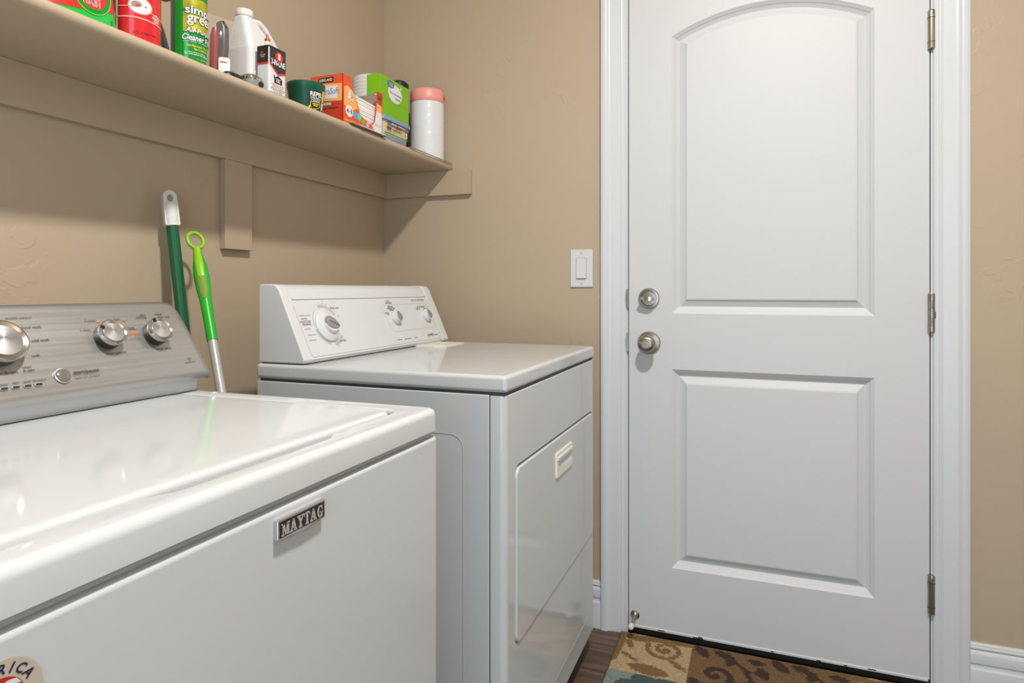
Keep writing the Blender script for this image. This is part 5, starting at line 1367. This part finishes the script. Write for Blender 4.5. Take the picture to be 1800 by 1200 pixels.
poly_on(ellipse(gW*0.245, gH*0.235, 36), GO + YR*(gW*0.0) + ZU*(gH*0.66), YR, ZU, XN, CARTW, gb, off=0.0005)
poly_on(ellipse(gW*0.115, gH*0.095, 24), GO + YR*(-gW*0.15) + ZU*(gH*0.86), YR, ZU, XN, BLUE, gb, off=0.0008); text_on('Great', GO + YR*(-gW*0.15) + ZU*(gH*0.885), gW*0.14, YR, ZU, XN, WHITEP, gb, height=gH*0.05, off=0.0011); text_on('Value', GO + YR*(-gW*0.15) + ZU*(gH*0.83), gW*0.14, YR, ZU, XN, WHITEP, gb, height=gH*0.05, off=0.0011)
text_on('Dry Sweeping', GO + YR*(gW*0.02) + ZU*(gH*0.65), gW*0.40, YR, ZU, XN, INK, gb, height=gH*0.07, off=0.0009); text_on('Refills', GO + YR*(gW*0.10) + ZU*(gH*0.55), gW*0.18, YR, ZU, XN, INK, gb, height=gH*0.06, off=0.0009)
poly_on([(gW*0.16, gH*0.86), (gW*0.19, gH*0.90), (gW*0.20, gH*0.96), (gW*0.21, gH*0.90), (gW*0.24, gH*0.86), (gW*0.21, gH*0.83)], GO, YR, ZU, XN, CARTW, gb, off=0.0006)
poly_on([(-gD*0.5, gH*0.56), (-gD*0.02, gH*0.44), (gD*0.0, gH*0.30), (-gD*0.5, gH*0.42)], GE, XR_, ZU, YN, LBLUE, gb); poly_on(ellipse(gD*0.22, gH*0.10, 22), GE + XR_*(gD*0.18) + ZU*(gH*0.42), XR_, ZU, YN, INKB, gb, off=0.0006); poly_on(ellipse(gD*0.19, gH*0.085, 22), GE + XR_*(gD*0.18) + ZU*(gH*0.42), XR_, ZU, YN, CARTW, gb, off=0.0009)

# --- black lidded jar behind the green carton
bx_, by_ = 0.140, -0.132
bjz = zAt(139, bx_, by_-0.03) - SZ
bj = thing('black_jar', 'black rounded container mostly hidden behind the lime green carton', 'container', (bx_, by_, SZ))
lathe('jar_body', [(0.0, 0.0), (0.029, 0.0), (0.031, 0.004), (0.0315, bjz-0.05), (0.029, bjz-0.036), (0.0, bjz-0.036)], (bx_, by_, SZ), (0, 0, 1), BLACKP, bj)
lathe('jar_lid', [(0.0, bjz-0.037), (0.031, bjz-0.037), (0.033, bjz-0.034), (0.033, bjz-0.010), (0.025, bjz-0.002), (0.0, bjz)], (bx_, by_, SZ), (0, 0, 1), BLACKP, bj)

# --- white wrapped roll with a pink top
u_, x_ = 751, 0.2150
y_c = yAt(u_, x_); r_ = radius(60, x_, y_c, u_)
y_c = min(y_c, -r_ - 0.004)
rh = zAt(158, x_, y_c - 0.02) - SZ
rl = thing('wrapped_roll', 'white plastic wrapped roll with a pink top band at the end of the shelf', 'roll', (x_, y_c, SZ))
rp = [(0.0, 0.0), (r_*0.93, 0.0), (r_*0.985, 0.004)]
for i in range(12): rp += [(r_*(0.990+0.012*random.random()), 0.012 + i*(rh*0.80-0.02)/12), (r_*(0.982+0.008*random.random()), 0.018 + i*(rh*0.80-0.02)/12)]
rp += [(r_*0.99, rh*0.818), (r_*0.0, rh*0.818)]
lathe('wrapped_body', rp, (x_, y_c, SZ), (0, 0, 1), WRAP, rl, n=48, smooth=60)
pk = lathe('pink_band', [(r_*0.90, rh*0.80), (r_*0.998, rh*0.815), (r_*1.0, rh*0.88), (r_*0.99, rh*0.955), (r_*0.95, rh*0.985), (r_*0.86, rh), (0.0, rh*1.004)], (x_, y_c, SZ), (0, 0, 1), PINK, rl, n=48, smooth=60)
cy = Cyl(x_, y_c, r_, SZ)
bm = bmesh.new(); ring_solid(bm, [[cy.p(math.radians(a), z, 0.0003) for a, z in ((66, rh*0.885), (80, rh*0.87), (80, rh*0.915), (70, rh*0.925))], [cy.p(math.radians(a), z, 0.003) for a, z in ((67, rh*0.888), (79, rh*0.873), (79, rh*0.912), (70, rh*0.922))]])
obj('orange_tab', bm, ORNG, pk)
ln = thing('shelf_liner_strip', 'thin clear plastic liner strip lying on the shelf end under the white roll', 'liner', (0.23, -0.1, SZ))
prism('liner_sheet', [(0.268, -0.30), (0.2835, -0.30), (0.2835, -0.012), (0.268, -0.012)], 'z', SZ+0.0001, SZ+0.0010, TINTC, ln)
prism('liner_edge', [(0.2800, -0.30), (0.2838, -0.30), (0.2838, -0.012), (0.2800, -0.012)], 'z', SZ+0.0010, SZ+0.0018, KRAFT, ln)

# ------------------------------------------------------------------ patterned rug
RX0, RX1, RY0, RY1 = 0.874, 1.700, -0.660, -0.0235
rg = thing('area_rug', 'patchwork rug in beige, brown and teal with scrolls and leaves, in front of the door', 'rug', ((RX0+RX1)/2, (RY0+RY1)/2, 0))
nx, ny = 500, 385
gx = np.linspace(RX0+0.006, RX1-0.006, nx); gy = np.linspace(RY0+0.006, RY1-0.001, ny)
X, Y = np.meshgrid(gx, gy)
CELL = 0.2125
cx_i = np.floor((X - 0.8785)/CELL).astype(int); cy_i = np.floor((-0.0200 - Y)/CELL).astype(int)
lx = (X - 0.8785)/CELL - cx_i; ly = (-0.0200 - Y)/CELL - cy_i      # 0..1, ly grows towards the room
def L3(c): return np.array(lin(c)[:3])
PAL = [(L3((182, 160, 124)), L3((132, 104, 72))), (L3((124, 98, 70)), L3((74, 60, 54))), (L3((132, 146, 140)), L3((78, 94, 96)))]
def which(a, b): return [[0, 1, 1, 0], [2, 0, 2, 1], [1, 2, 0, 1]][b % 3][a % 4]
rngn = np.random.default_rng(5)
def seg_dist(px, py, pts):
    d = np.full(px.shape, 9.0)
    for (ax_, ay_), (bx2, by2) in zip(pts[:-1], pts[1:]):
        vx, vy = bx2-ax_, by2-ay_; t = np.clip(((px-ax_)*vx + (py-ay_)*vy)/(vx*vx+vy*vy+1e-9), 0, 1)
        d = np.minimum(d, np.hypot(px-ax_-t*vx, py-ay_-t*vy))
    return d
def spiral(cx, cy, r0, r1, a0, a1, n=26):
    return [(cx + (r0+(r1-r0)*i/n)*math.cos(math.radians(a0+(a1-a0)*i/n)), cy + (r0+(r1-r0)*i/n)*math.sin(math.radians(a0+(a1-a0)*i/n))) for i in range(n+1)]
def leaf(px, py, cx, cy, l, w_, ang):
    a = math.radians(ang); dx, dy_ = px-cx+wob*0.8, py-cy-wob*0.8; u = dx*math.cos(a)+dy_*math.sin(a); v = -dx*math.sin(a)+dy_*math.cos(a)
    t = np.clip(u/l, -1, 1); return (np.abs(u) < l) & (np.abs(v) < w_*(1-t*t))
wob = 0.030*(rngn.random(X.shape)-0.5) + 0.010*np.sin(X*310+np.sin(Y*190)*2) + 0.008*np.sin(Y*420+X*90)
def motif0():
    m = seg_dist(lx+wob, ly+wob, spiral(0.66, 0.30, 0.04, 0.26, 0, 560)) < 0.035
    m |= seg_dist(lx+wob, ly, [(0.05, 0.05), (0.25, 0.14), (0.5, 0.07), (0.8, 0.05), (1.0, 0.04)]) < 0.075
    m |= leaf(lx, ly, 0.50, 0.86, 0.30, 0.12, 8) | leaf(lx, ly, 0.16, 0.30, 0.16, 0.05, 70) | leaf(lx, ly, 0.85, 0.62, 0.20, 0.05, 40) | leaf(lx, ly, 0.20, 0.62, 0.20, 0.035, 35)
    m |= seg_dist(lx, ly+wob, [(0.02, 0.75), (0.05, 0.3), (0.03, 0.0)]) < 0.04
    m |= leaf(lx, ly, 0.66, 0.30, 0.06, 0.05, 0)
    return m
def motif1():
    m = seg_dist(lx+wob, ly, spiral(0.34, 0.66, 0.02, 0.24, 20, 460)) < 0.045
    m |= leaf(lx, ly, 0.14, 0.16, 0.17, 0.085, 55) | leaf(lx, ly, 0.42, 0.14, 0.16, 0.08, 25) | leaf(lx, ly, 0.52, 0.28, 0.13, 0.07, 110) | leaf(lx, ly, 0.84, 0.18, 0.13, 0.07, 5) | leaf(lx, ly, 0.92, 0.42, 0.16, 0.08, 70) | leaf(lx, ly, 0.74, 0.86, 0.15, 0.075, 20)
    m |= seg_dist(lx+wob, ly+wob, [(0.40, 0.10), (0.60, 0.30), (0.74, 0.44), (0.90, 0.44), (1.0, 0.40)]) < 0.028
    m |= seg_dist(lx+wob, ly, [(0.70, 0.42), (0.78, 0.62), (0.72, 0.82), (0.55, 0.93), (0.40, 0.90)]) < 0.032
    m |= leaf(lx, ly, 0.10, 0.92, 0.14, 0.08, 40)
    return m
def motif2():
    m = seg_dist(lx+wob, ly, spiral(0.28, 0.32, 0.02, 0.20, 0, 480)) < 0.050
    m |= seg_dist(lx, ly+wob, [(0.45, 0.10), (0.62, 0.16), (0.8, 0.10), (1.0, 0.16)]) < 0.13
    m |= leaf(lx, ly, 0.70, 0.62, 0.24, 0.10, 30) | leaf(lx, ly, 0.20, 0.78, 0.18, 0.09, 110) | leaf(lx, ly, 0.88, 0.88, 0.16, 0.08, 60)
    return m
MO = [motif0(), motif1(), motif2()]
colr = np.zeros(X.shape + (3,))
for b in range(4):
    for a in range(5):
        k = which(a, b); sel = (cx_i == a) & (cy_i == b)
        for tone, msk in ((0, ~MO[k]), (1, MO[k])): colr[sel & msk] = PAL[k][tone]
colr *= (1 + 0.62*(rngn.random(X.shape)-0.5))[..., None]
Z = 0.0105 + 0.0022*rngn.random(X.shape)
verts = np.stack([X, Y, Z], -1).reshape(-1, 3)
idx = np.arange(nx*ny).reshape(ny, nx)
quads = np.stack([idx[:-1, :-1], idx[:-1, 1:], idx[1:, 1:], idx[1:, :-1]], -1).reshape(-1, 4)
me = bpy.data.meshes.new('rug_pile'); me.from_pydata(verts.tolist(), [], quads.tolist())
at_ = me.color_attributes.new('pile_colour', 'FLOAT_COLOR', 'POINT')
at_.data.foreach_set('color', np.concatenate([colr.reshape(-1, 3), np.ones((nx*ny, 1))], 1).astype(np.float32).ravel())
RUGM = mat('wool_pile', (150, 120, 90), 0.95, bump=(900, 0.8, 0.003))
nt = RUGM.node_tree; na = nt.nodes.new('ShaderNodeVertexColor'); na.layer_name = 'pile_colour'
nt.links.new(na.outputs['Color'], nt.nodes['Principled BSDF'].inputs['Base Color']); nt.nodes['Principled BSDF'].inputs['Specular IOR Level'].default_value = 0.1
me.materials.append(RUGM)
link(bpy.data.objects.new('rug_pile', me), rg)
BIND = mat('rug_binding_brown', (96, 66, 46), 0.85, bump=(500, 0.6, 0.002), var=0.15)
box('rug_backing', (RX0+0.004, RY0+0.004, 0.0005), (RX1-0.004, RY1-0.0005, 0.0100), BIND, rg)
for a, b in (((RX0, RY0, 0.0005), (RX0+0.0075, RY1, 0.0115)), ((RX1-0.0075, RY0, 0.0005), (RX1, RY1, 0.0115)), ((RX0, RY0, 0.0005), (RX1, RY0+0.0075, 0.0115))):
    box('rug_binding', a, b, BIND, rg, bevel=0.003)
